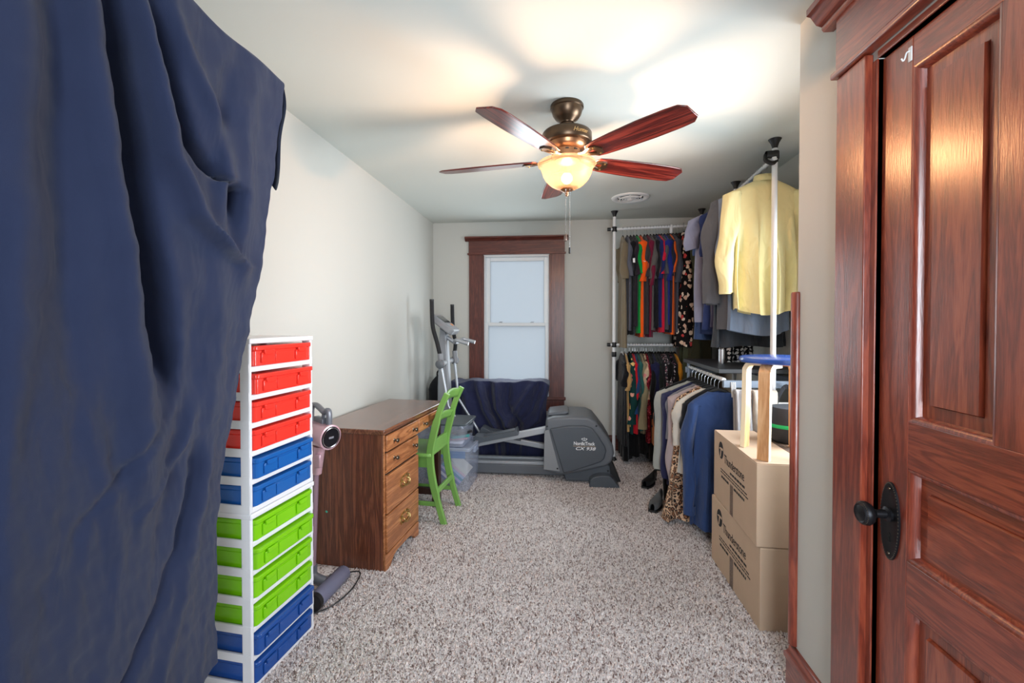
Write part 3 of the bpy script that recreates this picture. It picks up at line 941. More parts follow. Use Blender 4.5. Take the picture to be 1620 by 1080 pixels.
MB().box(-1.16, -1.04, 3.80, 4.30, .0, .06).obj('front_foot', M_eg2, el, bevel=.012)
def bar(p, q, w_, h_):
    p, q = Vector(p), Vector(q)
    d = q - p
    L = d.length
    M = Matrix.Translation(p) @ d.to_track_quat('X', 'Z').to_matrix().to_4x4()
    return MB().box(0, L, -w_/2, w_/2, -h_/2, h_/2).xf(M)
bar((-.05, 3.87, .450), (-.72, 3.87, .300), .045, .055).obj('pedal_arm', M_silver, el, bevel=.006)
bar((-.05, 4.19, .190), (-.74, 4.19, .300), .045, .050).obj('pedal_arm', M_silver, el, bevel=.006)
def pedal(cx, cz, ang, y):
    prof = [(-.20, .0), (-.19, .055), (-.175, .062), (-.10, .040), (.16, .040), (.185, .052), (.19, 0)]
    mb = MB().prism(prof, 'y', -.065, .065).box(-.17, .165, -.045, .045, .040, .044)
    mb.xf(Matrix.Translation((cx, y, cz)) @ Matrix.Rotation(ang, 4, 'Y'))
    return mb.obj('pedal', M_eg, el, bevel=.007)
pedal(-.530, .362, R(-12.5), 3.835)
pedal(-.545, .290, R(9), 4.19)
# upright column, moving arms, handle grips
MB().prism([(-1.10, .06), (-.99, .06), (-.985, .70), (-1.015, 1.26), (-1.075, 1.30), (-1.095, .75)], 'y', 3.985, 4.085).obj('upright_column', mat('column_grey', (138, 141, 146), rough=.4, metal=.2), el, bevel=.012, seg=3)
for yy, off, zoff in ((3.86, 0.0, 0.0), (4.26, .085, -.03)):
    g = smoothcurve([(-1.108+off, yy, 1.535+zoff), (-1.106+off, yy, 1.42+zoff), (-1.098+off, yy, 1.30+zoff), (-1.062+off*.8, yy, 1.17+zoff), (-1.036+off*.4, yy, 1.06)], 6)
    a_ = MB().tube(g, .0185, 12).obj('handlebar_grip', M_foam, el)
    MB().tube([(-1.108+off, yy, 1.532+zoff), (-1.108+off, yy, 1.546+zoff)], .0195, 12).obj('end_cap', M_black, a_)
    MB().tube([(-1.036+off*.4, yy, 1.075), (-1.026+off*.4, yy, .96)], .024, 12).obj('arm_sleeve', M_eg3, el)
    MB().tube([(-1.030+off*.3, yy, .99), (-.965, yy, .62), (-.76, yy, .30)], .013, 10).obj('swing_arm', M_silver, el)
    s = 1 if yy > 4 else -1
    MB().lathe([(.034, 0), (.040, .006), (.040, .030), (.030, .038), (.0005, .040)], (-1.03+off*.3, yy - s*.0, .985), 20, Matrix.Rotation(R(90 if s < 0 else -90), 3, 'X')).obj('pivot_cap', M_eg2, el)
    MB().tube([(-1.03, yy, .985), (-1.03, 4.035, .985)], .027, 14).obj('pivot_tube', M_eg3, el)
# console and pulse grips
Mc = Matrix.Translation((-1.035, 4.035, 1.325)) @ Matrix.Rotation(R(38), 4, 'Y')
cs = MB().prism(rrect(-.120, .120, -.135, .135, .03, 3), 'z', -.030, .030).xf(Mc).obj('console', M_eg3, el, bevel=.012, seg=3)
MB().box(-.085, .01, -.10, .10, .030, .0325).xf(Mc).obj('display', mat('lcd_dark', (54, 60, 62), rough=.2), cs)
MB().box(.025, .055, .03, .075, .030, .033).xf(Mc).obj('orange_button', mat('button_orange', (226, 140, 60), rough=.4), cs)
for k in range(4):
    MB().box(.03, .05, -.10 + k*.03, -.08 + k*.03, .030, .033).xf(Mc).obj('button', M_silver, cs)
MB().tube(smoothcurve([(-1.05, 4.035, 1.23), (-1.0, 4.035, 1.20), (-.955, 4.035, 1.17), (-.93, 4.035, 1.165)], 5), .018, 10).obj('grip_stem', M_silver, el)
for s in (-1, 1):
    MB().tube(smoothcurve([(-.93, 4.035, 1.165), (-.925, 4.035+s*.09, 1.17), (-.90, 4.035+s*.14, 1.19), (-.845, 4.035+s*.15, 1.175), (-.79, 4.035+s*.15, 1.16)], 5), .017, 10).obj('pulse_grip', M_silver, el)
# lettering on the shroud
Mtx = Matrix.Rotation(R(90), 4, 'X')
def el_text(s, x, z, size, **k):
    return text('lettering', s, mat('white_print', (236, 238, 240), rough=.6), fo, Matrix.Translation((x, 3.7712, z)) @ Mtx, size=size, **k)
el_text('NordicTrack', .198, .348, .040, spacing=.95, xs=.86, offset=.0006)
el_text('CX 938', .206, .306, .036, shear=.3, xs=1.42, offset=.0004)
MB().box(.108, .290, 3.7708, 3.772, .3255, .3275).obj('lettering', mat('orange_print', (206, 170, 130), rough=.6), fo)
lg_ = MB()
for a0 in (0, 1):
    s = 1 if a0 else -1
    lg_.tube(smoothcurve([(.200+s*.003, 3.7712, .374), (.200+s*.016, 3.7712, .380), (.200+s*.022, 3.7712, .388), (.200+s*.006, 3.7712, .392)], 4), .0022, 5)
lg_.tube([(.200, 3.7712, .372), (.200, 3.7712, .400)], .0022, 5)
lg_.obj('lettering', MATS['white_print'], fo)

# ------------------------------------------------------------------ backpack in the corner
bp_ = thing('backpack', 'black backpack standing in the far left corner behind the exercise machine', 'backpack', (-1.235, 4.60, 0), 0)
M_nylon = fabric('black_nylon', (26, 26, 30), var=.2)
def sack(u, v):
    a = 2*PI*u
    z = v*.80
    s = .55 + .45*math.sin(min(1, v*1.25+.12)*PI*.62) if v < .8 else 1.0 - ((v-.8)/.2)**2*.75
    c, s2 = math.cos(a), math.sin(a)
    return (.115*s*math.copysign(abs(c)**.6, c), .085*s*math.copysign(abs(s2)**.6, s2), z)
MB().grid(sack, 28, 18, True).obj('bag_body', M_nylon, bp_)
MB().prism(rrect(-.07, .07, .14, .42, .03), 'y', -.105, -.07).obj('front_pocket', M_nylon, bp_, bevel=.012)
MB().tube(smoothcurve([(-.03, 0, .78), (-.028, 0, .83), (0, 0, .85), (.028, 0, .83), (.03, 0, .78)], 5), .008, 6).obj('carry_loop', M_nylon, bp_)
MB().tube(smoothcurve([(.06, -.09, .74), (.085, -.12, .55), (.075, -.11, .30), (.06, -.085, .15)], 5), .010, 6, flat=(1.6, .5)).obj('strap', M_nylon, bp_)

# ------------------------------------------------------------------ drawer towers (two stacked ten-inch frames, fronts towards the room)
M_tw = mat('tower_white_plastic', (232, 232, 236), rough=.35)
CRED = clear_plastic('red_case_plastic', (250, 62, 50), .90, .15)
CBLU = clear_plastic('blue_case_plastic', (34, 104, 186), .82, .15)
CBLD = clear_plastic('deep_blue_case_plastic', (36, 84, 164), .85, .15)
CGRN = clear_plastic('lime_case_plastic', (140, 220, 20), .80, .15)
TL, TD = .360, .262                                    # length along the front, depth to the wall
def tower(label, z0, z1, rows):
    t = thing('drawer_tower', label, 'drawer tower', (-1.112, 1.526, z0), R(-5.6), 'white drawer towers stacked against the left wall')
    H = z1 - z0
    pitch = (H - .02) / len(rows)
    for y in (0, TL-.014):
        for x in (-.042, -TD):
            bx('corner_post', M_tw, t, x, x+.042, y, y+.014, 0, H, .005)
    bx('top_panel', M_tw, t, -TD-.002, .004, -.002, TL+.002, H-.020, H, .004)
    for k, (m, cname) in enumerate(rows):
        zb = H - .020 - (k+1)*pitch
        # shelf frame under each case
        bx('shelf_frame', M_tw, t, -TD+.004, -.002, .002, TL-.002, zb, zb+.020, .003)
        for ys in (-.001, TL-.005):
            bx('side_rail', M_tw, t, -TD+.03, -.002, ys, ys+.006, zb, zb+.030)
        z2, zt = zb+.021, zb+pitch-.004
        prot = .004 + (.008 if (k % 3 == 1) else 0)
        d = MB().prism(rrect(-TD+.02, prot, .017, TL-.017, .012, 3), 'z', z2, zt-.022).obj('drawer', m, t, bevel=.002)
        d['label'] = cname + ' translucent plastic case drawer'
        MB().prism(rrect(-TD+.016, prot+.006, .0145, TL-.0145, .014, 3), 'z', zt-.022, zt-.004).obj('case_lid', m, d, bevel=.004)
        # side ribs and two snap latches with the centre grip recess
        for yl in (.085, TL-.085):
            MB().box(prot, prot+.007, yl-.034, yl+.034, z2+.010, zt-.030).obj('latch_pad', m, d, bevel=.002)
            MB().prism([(-.026, .0), (.026, .0), (.024, -.016), (.012, -.018), (-.012, -.018), (-.024, -.016)], 'x', prot+.006, prot+.013).xf(Matrix.Translation((0, yl, zt-.020))).obj('latch', m, d, bevel=.0015)
        MB().box(prot-.001, prot+.003, TL/2-.052, TL/2+.052, z2+.006, zt-.030).obj('grip', m, d, bevel=.001)
    return t
tower('lower white drawer tower with four lime green and two blue cases', 0, .652, [(CGRN, 'lime green')]*4 + [(CBLD, 'dark blue')]*2)
tower('upper white drawer tower with four red and two blue cases', .653, 1.290, [(CRED, 'red')]*4 + [(CBLU, 'blue')]*2)
rnd = random.Random(3)
# ------------------------------------------------------------------ stick vacuum between tower and desk
vc = thing('stick_vacuum', 'pink and grey cordless stick vacuum leaning beside the desk', 'vacuum', (0, 0, 0))
M_pink = mat('pink_metallic', (206, 168, 178), rough=.3, metal=.35)
M_vgrey = mat('vacuum_grey', (112, 114, 122), rough=.35, metal=.3)
M_vclear = clear_plastic('smoky_plastic', (140, 140, 164), .60, .12)
d = Vector((.92, -.40, -.08)).normalized()
q = d.to_track_quat('Z', 'Y').to_matrix()
c0 = Vector((-1.135, 2.150, .775))
MB().lathe([(.0005, -.15), (.050, -.15), (.058, -.14), (.060, -.03), (.062, -.006), (.062, 0), (.054, .002)], c0, 36, q).obj('motor_body', M_pink, vc)
dl = MB().lathe([(.055, .001), (.053, .005), (.0005, .005)], c0, 36, q).obj('dial', mat('dial_black', (18, 18, 24), rough=.2), vc)
MB().lathe([(.046, .0055), (.048, .0065), (.050, .0055)], c0, 40, q).obj('dial_ring', M_chrome, dl)
MB().box(-.014, .014, -.005, .005, .0051, .0058).xf(Matrix.Translation(c0) @ q.to_4x4()).obj('dial_mark', mat('dial_print', (120, 120, 128), rough=.5), dl)
hp = smoothcurve([(-1.150, 2.165, .832), (-1.150, 2.165, .880), (-1.158, 2.170, .905), (-1.185, 2.185, .893), (-1.215, 2.205, .905), (-1.260, 2.235, .920), (-1.30, 2.26, .90), (-1.305, 2.262, .83)], 5)
MB().tube(hp, .017, 10, flat=(.8, 1.1)).obj('handle', M_vgrey, vc)
MB().box(-.05, .05, -.016, .016, -.012, .03).xf(Matrix.Translation((-1.215, 2.20, .835)) @ Matrix.Rotation(R(-36), 4, 'Z')).obj('battery_pack', M_vgrey, vc, bevel=.006)
MB().tube([(-1.185, 2.185, .905), (-1.20, 2.195, .85)], .010, 8).obj('trigger', M_vgrey, vc)
MB().tube([(-1.215, 2.185, .72), (-1.232, 2.185, .58)], [.030, .026], 14).obj('wand_socket', M_pink, vc)
MB().box(-.015, .018, -.02, .008, -.035, .035).xf(Matrix.Translation((-1.204, 2.160, .655))).obj('release_button', M_pink, vc, bevel=.006)
MB().tube([(-1.238, 2.185, .58), (-1.238, 2.15, .12)], .019, 14).obj('wand', mat('wand_mauve', (168, 140, 156), rough=.3, metal=.5), vc)
MB().tube(smoothcurve([(-1.238, 2.15, .13), (-1.230, 2.145, .075), (-1.16, 2.14, .05)], 5), .026, 12).obj('neck_joint', M_vgrey, vc)
hd = MB().tube([(-1.115, 2.255, .046), (-1.118, 2.24, .046), (-1.135, 2.00, .046), (-1.136, 1.985, .046)], [.030, .040, .040, .034], 20).obj('floor_head', M_vclear, vc)
MB().tube([(-1.117, 2.235, .046), (-1.134, 2.005, .046)], .031, 14).obj('brush_roller', mat('roller_purple', (104, 92, 116), rough=.8), hd)
MB().tube([(-1.135, 2.003, .046), (-1.1365, 1.980, .046)], .041, 20).obj('end_cap', M_black, hd)
bx('head_skirt', M_vgrey, hd, -1.185, -1.135, 2.02, 2.23, .008, .05, .01)
o = MB().tube(smoothcurve([(-1.20, 2.24, .012), (-1.10, 2.30, .02), (-1.04, 2.27, .03), (-1.035, 2.15, .014), (-1.07, 2.02, .012), (-1.14, 1.95, .012)], 6), .0035, 6).obj('power_cord', M_black)
tag(o, 'thin black cord lying on the carpet round the vacuum head', 'cord')
o = MB().box(-.006, .006, -.0015, .0015, -.004, .004).obj('sticker', mat('teal_sticker', (60, 190, 160), rough=.4))
o.location = (-1.284, 2.382, .300); o.rotation_euler = (0, R(35), R(-5.5))
tag(o, 'tiny teal sticker on the side panel of the desk', 'sticker')

# ------------------------------------------------------------------ garment rack under the large navy cloth, and the cloth
rk = thing('garment_rack', 'grey rolling rack hidden under the large navy cloth', 'rack', (0, 0, 0))
M_rk = mat('rack_grey', (170, 174, 178), rough=.35, metal=.5)
MB().tube([(-1.0, .28, 2.118), (-1.0, 1.42, 2.118)], .013, 10).obj('top_rail', M_rk, rk)
for y in (.32, 1.19):
    MB().tube([(-1.09, y, .06), (-1.09, y, 1.85), (-1.0, y, 2.118)], .013, 10).obj('upright', M_rk, rk)
    bx('foot', M_rk, rk, -1.28, -1.045, y-.02, y+.02, .05, .085, .005)
    for x in (-1.25, -1.075):
        MB().lathe([(.024, -.010), (.026, 0), (.024, .010)], (x, y, .026), 16, Matrix.Rotation(R(90), 3, 'Y')).obj('caster', M_black, rk)
bx('lower_shelf', M_rk, rk, -1.26, -1.10, .32, 1.19, .10, .125, .004)

def lerp_tab(tab, z):
    """tab: (z, value) pairs sorted from high z to low z"""
    if z >= tab[0][0]: return tab[0][1]
    for (za, a), (zb, b) in zip(tab, tab[1:]):
        if z >= zb:
            t = (za - z) / (za - zb)
            return a + (b - a)*t
    return tab[-1][1]
def sst(a, b, x):
    t = max(0.0, min(1.0, (x - a)/(b - a)))
    return t*t*(3 - 2*t)
FOLDS = [  # (centre line as (z, y) pairs, half width, height of the fold, fade-in z, fade-out z)
    ([(2.16, .800), (1.989, .822), (1.81, .838), (1.628, .869), (1.431, .902), (1.306, .923), (1.1, .96)], .045, .036, 2.4, .95),
    ([(2.16, .852), (2.021, .868), (1.837, .896), (1.67, .924), (1.508, .962), (1.408, .99), (1.25, 1.03)], .038, -.082, 2.4, 1.20),
    ([(2.16, .895), (2.051, .914), (1.906, .950), (1.74, 1.005), (1.614, 1.100), (1.555, 1.20), (1.52, 1.29)], .040, .042, 2.4, 1.50),
    ([(2.16, .945), (2.087, .963), (1.933, .998), (1.82, 1.055), (1.75, 1.146), (1.74, 1.24)], .030, -.060, 2.4, 1.66),
    ([(2.16, .975), (2.107, .995), (2.011, 1.055), (1.895, 1.148), (1.763, 1.190)], .034, .026, 2.4, 1.72),
    ([(2.16, 1.25), (2.04, 1.20), (1.885, 1.166), (1.75, 1.15)], .030, -.016, 2.4, 1.70),
    ([(2.16, 1.33), (2.04, 1.29), (1.885, 1.27), (1.70, 1.28)], .045, .014, 2.4, 1.60),
    ([(2.16, .70), (1.58, .698), (1.316, .690), (1.147, .675), (.6, .66)], .040, .016, 2.4, .4),
    ([(2.2, .745), (1.9, .752), (1.5, .775), (1.2, .80)], .030, -.018, 2.4, 1.15),
    ([(2.2, .60), (1.6, .59), (1.0, .58), (.5, .56)], .035, -.020, 2.4, .3),
    ([(1.25, .78), (1.1, .84), (.95, .88), (.8, .90)], .025, .010, 1.2, .78),
    ([(1.12, 1.02), (1.05, .95), (1.0, .88), (.93, .80)], .018, -.012, 1.12, .90),
    ([(1.10, 1.12), (1.03, 1.10), (.95, 1.02), (.9, .95)], .018, .012, 1.12, .88),
    ([(1.6, .655), (1.3, .640), (.7, .625)], .030, -.024, 1.55, .2),
    ([(.93, 1.150), (.886, 1.135), (.765, 1.10), (.649, 1.017), (.554, .937), (.40, .80)], .022, -.020, 1.0, .2),
    ([(.93, 1.20), (.80, 1.16), (.60, 1.09), (.45, 1.02)], .030, .014, 1.0, .2),
    ([(1.62, 1.18), (1.45, 1.20), (1.30, 1.215), (1.1, 1.20)], .045, .014, 1.60, 1.05),
    ([(1.45, 1.10), (1.20, 1.12), (1.00, 1.06), (.8, 1.03)], .035, -.010, 1.42, .75),
]
ENDY = [(2.153, 1.449), (2.0, 1.430), (1.83, 1.410), (1.78, 1.400), (1.51, 1.378), (1.28, 1.352), (1.05, 1.315), (.80, 1.275), (.60, 1.270), (.26, 1.268)]
ENDX = [(2.153, -.92), (1.775, -.935), (1.485, -.957), (1.29, -.985), (.87, -1.02), (.2, -1.025)]
def noise2(y, z):
    return (math.sin(y*17.1 + z*9.3 + 1.2)*math.sin(y*8.7 - z*14.9 + .4) + .6*math.sin(y*31 + z*23 + 2.1)*math.sin(z*37 - y*19) + .35*math.sin(y*61 - z*47)*math.sin(z*71 + y*29 + 1))
def cloth_pt(u, s):
    # u: 0 near camera .. 1 far end;  s: distance down from the ridge (negative = down the wall side)
    ztop = 2.153 - .008*math.sin(u*9) + .006*math.sin(u*23)
    if s < 0:
        z = ztop - (-s)*.95
        return Vector((-1.05 - .03*math.sin(min(1, -s/.08)*PI/2), .30 + u*1.149, z))
    if s < .10:                        # over the rail
        a = s/.10*PI/2
        return Vector((-1.05 + .13*math.sin(a), .30 + u*(1.149), ztop + .016*math.sin(2*a) ))
    z = ztop - (s - .10)
    ye = lerp_tab(ENDY, z)
    y = .30 + u*(ye - .30)
    xe = lerp_tab(ENDX, z)
    x = -.92 + (xe + .92)*u**2.2 - .012*sst(2.1, 1.2, z)
    dsp = 0
    for line, wd, amp, z1, z0 in FOLDS:
        if z < z0 - .15 or z > z1 + .1: continue
        c = lerp_tab(line, z)
        g = (y - c)/wd
        fade = sst(z0 - .12, z0 + .12, z)*(1 - sst(z1 - .05, z1 + .05, z) if z1 < 2.3 else 1)
        dsp += 1.25*amp*math.exp(-g*g)*fade
    top = sst(0.0, .25, s - .10)
    wr = .0034*noise2(y*1.0, z*1.0) + .0022*noise2(y*2.7 + 1.3, z*1.9 + .7)*sst(1.75, 1.1, z)
    return Vector((x + dsp*(.35 + .65*top) + wr, y - dsp*.35*top + 0.4*wr, z))
NU, NV = 190, 250
Lc = 1.93
def fn(u, v):
    s = -.45 + v*(Lc + .45)
    # hem dips a little towards the camera
    return cloth_pt(u, s if s < .1 else .1 + (s-.1)*(1 + .02*(1-u)))
M_navy = fabric('navy_cotton_sheet', (42, 50, 76), var=.10, weave=900, crease=.22)
cl = thing('navy_cloth', 'large navy blue sheet draped over a tall rack in the left foreground', 'cloth', (0, 0, 0))
MB().grid(fn, NU, NV).obj('sheet', M_navy, cl, angle=80)
# the hem turned round the far end of the rail, hanging as a short flap
def flap(u, v):
    a = u
    z = 2.150 - v*(.335 + .02*math.sin(u*6))
    x = -.925 - .115*u + .010*math.sin(v*5 + u*4)
    y = 1.449 + .020*math.sin(u*PI)*(.4+v) + .008*math.sin(v*9) - .016*v
    return Vector((x, y, z))
MB().grid(flap, 14, 24).obj('turned_hem', M_navy, cl, angle=80)

# ------------------------------------------------------------------ navy sheet over the bench under the window
sc_ = thing('navy_cover', 'crumpled navy sheet thrown over a bench below the window', 'cloth', (0, 0, 0))
FW = [([(.76, -.98), (.55, -.90), (.30, -.80), (.05, -.74)], .05, .05), ([(.76, -.90), (.50, -.99), (.05, -1.02)], .05, -.03),
      ([(.76, -.80), (.5, -.72), (.3, -.60), (.05, -.56)], .035, .050), ([(.76, -.70), (.5, -.66), (.25, -.52)], .035, -.045),
      ([(.76, -.62), (.5, -.60), (.30, -.46), (.05, -.40)], .035, .045), ([(.76, -.50), (.55, -.52), (.35, -.40)], .04, -.040),
      ([(.76, -.26), (.6, -.36), (.45, -.46), (.30, -.55)], .04, .040), ([(.76, -.18), (.5, -.27), (.32, -.42)], .04, -.030),
      ([(.60, -.15), (.4, -.22), (.28, -.36)], .035, .030)]
def cover(u, v):
    L = .30 + .86
    s = v*L
    x = -1.105 + u*.985
    edge = math.sin(u*PI)**.25 if 0 < u < 1 else 0
    top = .765 - .030*(1-edge) + .020*math.exp(-((u-.06)/.05)**2) + .024*math.exp(-((u-.93)/.06)**2) - .006*math.sin(u*21)
    if s < .30:
        y = 4.72 - s
        z = top - .10*max(0, (.06 - s)/.06)
        z -= .010*math.sin(u*14)*sst(0, .2, s)
    else:
        t = s - .30
        z = max(.02, top - t)
        y = 4.42 - .03*(1 - math.exp(-t/.05)) - .05*t
    d_ = 0
    if s > .22:
        for line, wd, amp in FW:
            c = lerp_tab(line, z)
            g = (x - c)/wd
            d_ += amp*math.exp(-g*g)
        k = sst(.22, .40, s)
        y -= d_*k*1.5
    # right end falls back towards the wall and is pulled in below
    if u > .93: y += (u - .93)*.6
    x += .03*math.sin(z*8)*max(0, u-.8)*3*0.5 + (.10*sst(.5, .75, z) - .02)*sst(.8, 1, u)*.3
    if u < .06: y += (.06-u)*.8
    wr = .004*noise2(x*1.3, z*1.5 + y)
    return Vector((x, y + wr, z + wr*.5))
MB().grid(cover, 120, 90).obj('sheet', fabric('navy_polyester_cover', (40, 44, 74), var=.10, weave=700, crease=.5), sc_, angle=80)
bn = thing('bench', 'dark bench mostly hidden under the crumpled navy sheet by the window', 'bench', (0, 0, 0))
bx('bench_top', M_black, bn, -1.04, -.17, 4.47, 4.70, .68, .735, .01)
for x in (-1.0, -.22):
    bx('leg', M_black, bn, x-.02, x+.02, 4.50, 4.67, 0, .68, .004)

# ------------------------------------------------------------------ tension-pole clothes racks
def cup(mb, x, y):
    return mb.lathe([(.014, ZC-.062), (.016, ZC-.045), (.022, ZC-.025), (.032, ZC-.008), (.036, ZC-.001), (.0005, ZC-.001)], (x, y, 0), 20)
def pole(parent, x, y, clamps):
    p = MB().tube([(x, y, .02), (x, y, ZC-.055)], .0155, 14).obj('pole', M_white_metal, parent)
    cup(MB(), x, y).obj('ceiling_cup', M_black, p)
    MB().lathe([(.034, .001), (.030, .012), (.018, .030), (.016, .04)], (x, y, 0), 18).obj('floor_cup', M_black, p)
    for z in clamps:
        MB().lathe([(.022, -.024), (.024, -.020), (.024, .020), (.022, .024), (.0155, .024)], (x, y, z), 16).obj('clamp', M_black, p)
    return p
ZU, ZL, YBK = 2.245, 1.128, 4.50
br = thing('tension_rack', 'white tension-pole clothes rack along the far wall', 'clothes rack', (0, 0, 0), group='white tension-pole clothes racks')
pole(br, .522, YBK, (ZU, ZL, 1.035)); pole(br, 1.335, YBK, (ZU, ZL))
for z, nm in ((ZU, 'upper_rod'), (ZL, 'lower_rod')):
    r_ = MB().tube([(.46, YBK, z), (1.39, YBK, z+.022*(nm == 'upper_rod'))], .013, 12).obj(nm, M_white_metal, br)
    MB().tube([(.455, YBK, z), (.487, YBK, z)], .0175, 12).obj('rod_end_cap', M_black, r_)
MB().tube([(1.055, YBK, ZU-.05), (1.055, YBK, ZU+.03)], .016, 12).obj('rod_bracket', M_white_metal, br)
XRK = 1.265
rr_ = thing('tension_rack', 'white tension-pole clothes rack along the right wall behind the stool', 'clothes rack', (0, 0, 0), group='white tension-pole clothes racks')
pn = pole(rr_, 1.250, 2.83, (2.325,)); pole(rr_, 1.335, 3.66, (2.30,)); 
r_ = MB().tube([(1.235, 2.80, 2.300), (1.335, 4.40, 2.290)], .013, 12).obj('upper_rod', M_white_metal, rr_)
MB().lathe([(.020, -.03), (.022, 0), (.020, .03)], (1.222, 2.812, 2.325), 14, Matrix.Rotation(R(90), 3, 'Y')).obj('clamp_knob', M_black, pn)
MB().tube(smoothcurve([(1.20, 2.83, 2.33), (1.195, 2.82, 2.295), (1.23, 2.815, 2.275), (1.26, 2.83, 2.295)], 4), .012, 8).obj('clamp_hook', M_black, pn)

# ------------------------------------------------------------------ garments
M_hook = mat('hanger_wire', (190, 192, 196), rough=.25, metal=.9)
M_hblk = mat('hanger_black', (20, 20, 22), rough=.7)
M_hwht = mat('hanger_white', (226, 226, 224), rough=.5)
M_hwood = mat('hanger_wood', (196, 152, 100), rough=.5)
HK = {}
def hanger(parent, m, hw, full=True):
    key = (m.name, round(hw, 3))
    if key not in HK:
        mb = MB()
        hook = smoothcurve([(-.014, 0, -.002), (-.016, 0, .012), (0, 0, .0175), (.015, 0, .006), (.012, 0, -.012), (.002, 0, -.028), (0, 0, -.075)], 3)
        mb.tube(hook, .0017, 5)
        HK[key] = mb.obj('hanger_hook', M_hook if m is not M_hwht else M_hwht, parent).data
        mb2 = MB()
        sh = [(-hw*.92, 0, -.165), (-hw*.6, 0, -.130), (-.05, 0, -.085), (0, 0, -.070), (.05, 0, -.085), (hw*.6, 0, -.130), (hw*.92, 0, -.165)]
        mb2.tube(smoothcurve(sh, 3), .0075, 6, flat=(.7, 1.2))
        ho = mb2.obj('hanger', m, parent)
        HK[key] = (HK[key], ho.data)
    else:
        for nm, me in zip(('hanger_hook', 'hanger'), HK[key]):
            o = bpy.data.objects.new(nm, me); COL.objects.link(o); o.parent = parent
GN = 40
def garment(name, label, cat, group, m, loc, rz=0.0, hw=.205, L=.66, sleeve=.22, sw=.06, sd=.035, thick=.020, hem=1.0, seed=0, fold=.010, k=3.0, collar=False, hm=None, flare=.02, elbow=0.0, neck=.075, sleeve_m=None, cuff=False, drop=.0, curve=0.0, hanger_on=True, placket=False, waist=None):
    if waist is None: waist = .95 if sleeve < .42 else .86
    rn = random.Random(seed*7 + 13)
    t = thing(name, label, cat, loc, rz, group)
    z0 = -.082 - drop
    rows = [(z0, neck*.80, thick*.9), (z0-.010, neck, thick), (z0-.028, neck + (hw-neck)*.30, thick*1.05), (z0-.052, neck + (hw-neck)*.64, thick*1.1), (z0-.078, hw*.96, thick*1.1), (z0-.105, hw, thick*1.05), (z0-.155, hw*(.5+.5*waist), thick*1.1), (z0-.20, hw*waist, thick*1.15)]
    nb = max(8, int(L/.04))
    for i in range(1, nb+1):
        f = i/nb
        rows.append((z0-.20 - (L-.20)*f, hw*(waist + (hem*(waist/.95) - waist)*f), thick*(1.15 + .5*f)))
    p1, p2, p3 = rn.uniform(0, 6), rn.uniform(0, 6), rn.uniform(0, 6)
    V = []; F = []
    for zz, w_, t_ in rows:
        v = (z0 - zz)/L
        amp = 1.5*fold*sst(.10, .8, v)
        for j in range(GN):
            a = 2*PI*j/GN
            c, s = math.cos(a), math.sin(a)
            x = w_*math.copysign(abs(c)**.85, c)
            y = t_*math.copysign(abs(s)**.75, s)
            y += amp*(math.sin(k*PI*x/hw + p1) + .5*math.sin(2.3*k*x/hw*PI + p2 + v*2)) * (1.0 if abs(c) < .98 else .6)
            x += .012*v*math.sin(5*v + p3) * math.copysign(1, c)
            zc = zz
            if v > .9:
                zc += .006*math.sin(4*x/hw + p2) - curve*(1 - (x/hw)**2) * (v-.9)*10 + curve*.5*(v-.9)*10
            V.append((x, y, zc))
    n = GN
    for i in range(len(rows)-1):
        for j in range(n):
            F.append((i*n+j, (i+1)*n+j, (i+1)*n+(j+1) % n, i*n+(j+1) % n))
    MB().add(V, F).obj('body', m, t, angle=85)
    if sleeve > 0:
        for s in (-1, 1):
            zs = z0 - .100
            st_ = 8 if sleeve < .3 else 18
            V = []; F = []
            ph = rn.uniform(0, 6)
            n2 = 18
            for i in range(st_+2):
                f = max(0, (i-1)/st_)
                if i == 0:
                    cx, cz, rx, ry = s*(hw-.060), zs+.020, .030, thick*1.0
                else:
                    cx = s*(hw - .030 + flare*math.sin(min(1, f*1.3)*PI*.6) - elbow*f*f + (.006 if sleeve < .3 else .010)*math.sin(f*9+ph))
                    cz = zs + .012 - sleeve*f
                    rx = sw*(1 - .18*f)*.62
                    ry = sd*(1 - .15*f) * (1 + .16*math.sin(f*11 + ph))
                    rx *= 1 + .10*math.sin(f*14 + 2*ph)
                cy = .012*math.sin(f*5 + ph)*min(1, f*3)
                for j in range(n2):
                    a = 2*PI*j/n2
                    tilt = -.25*s*math.cos(a)*rx if sleeve < .3 else 0
                    V.append((cx + rx*math.cos(a), cy + ry*math.sin(a)*(1 + .20*math.sin(3*a + ph + 5*f)), cz + tilt + (.02*math.cos(a)*s if i == 0 else 0)))
            for i in range(st_+1):
                for j in range(n2):
                    F.append((i*n2+j, (i+1)*n2+j, (i+1)*n2+(j+1) % n2, i*n2+(j+1) % n2))
            so = MB().add(V, F).obj('sleeve', sleeve_m or m, t, angle=85)
            if cuff:
                zc = zs + .012 - sleeve
                cx = s*(hw - .030 + flare*math.sin(PI*.6) - elbow)
                MB().lathe([(.034, .05), (.036, .048), (.035, -.006), (.033, -.008)], (cx, .006, zc), 14, Matrix(((1, 0, 0), (0, sd/.042, 0), (0, 0, 1)))).obj('cuff', sleeve_m or m, so)
    if collar:
        cm = MB()
        def cf(u, v):
            a = -PI*.5 + 2*PI*u
            r1 = neck*.80 + .010*v
            return (r1*math.cos(a), (thick*.9 + .010 + .006*v)*math.sin(a), z0 + .026 - .040*v*(1 if math.sin(a) > -2 else .6))
        cm.grid(cf, 22, 3, True)
        cm.obj('collar', m, t, solid=.003, angle=80)
    if placket:
        MB().box(-.014, .014, -thick*1.25-.004, -thick*1.1, z0-L*.92, z0-.02).obj('placket', m, t, bevel=.001)
    if hanger_on: hanger(t, hm or M_hblk, hw)
    return t
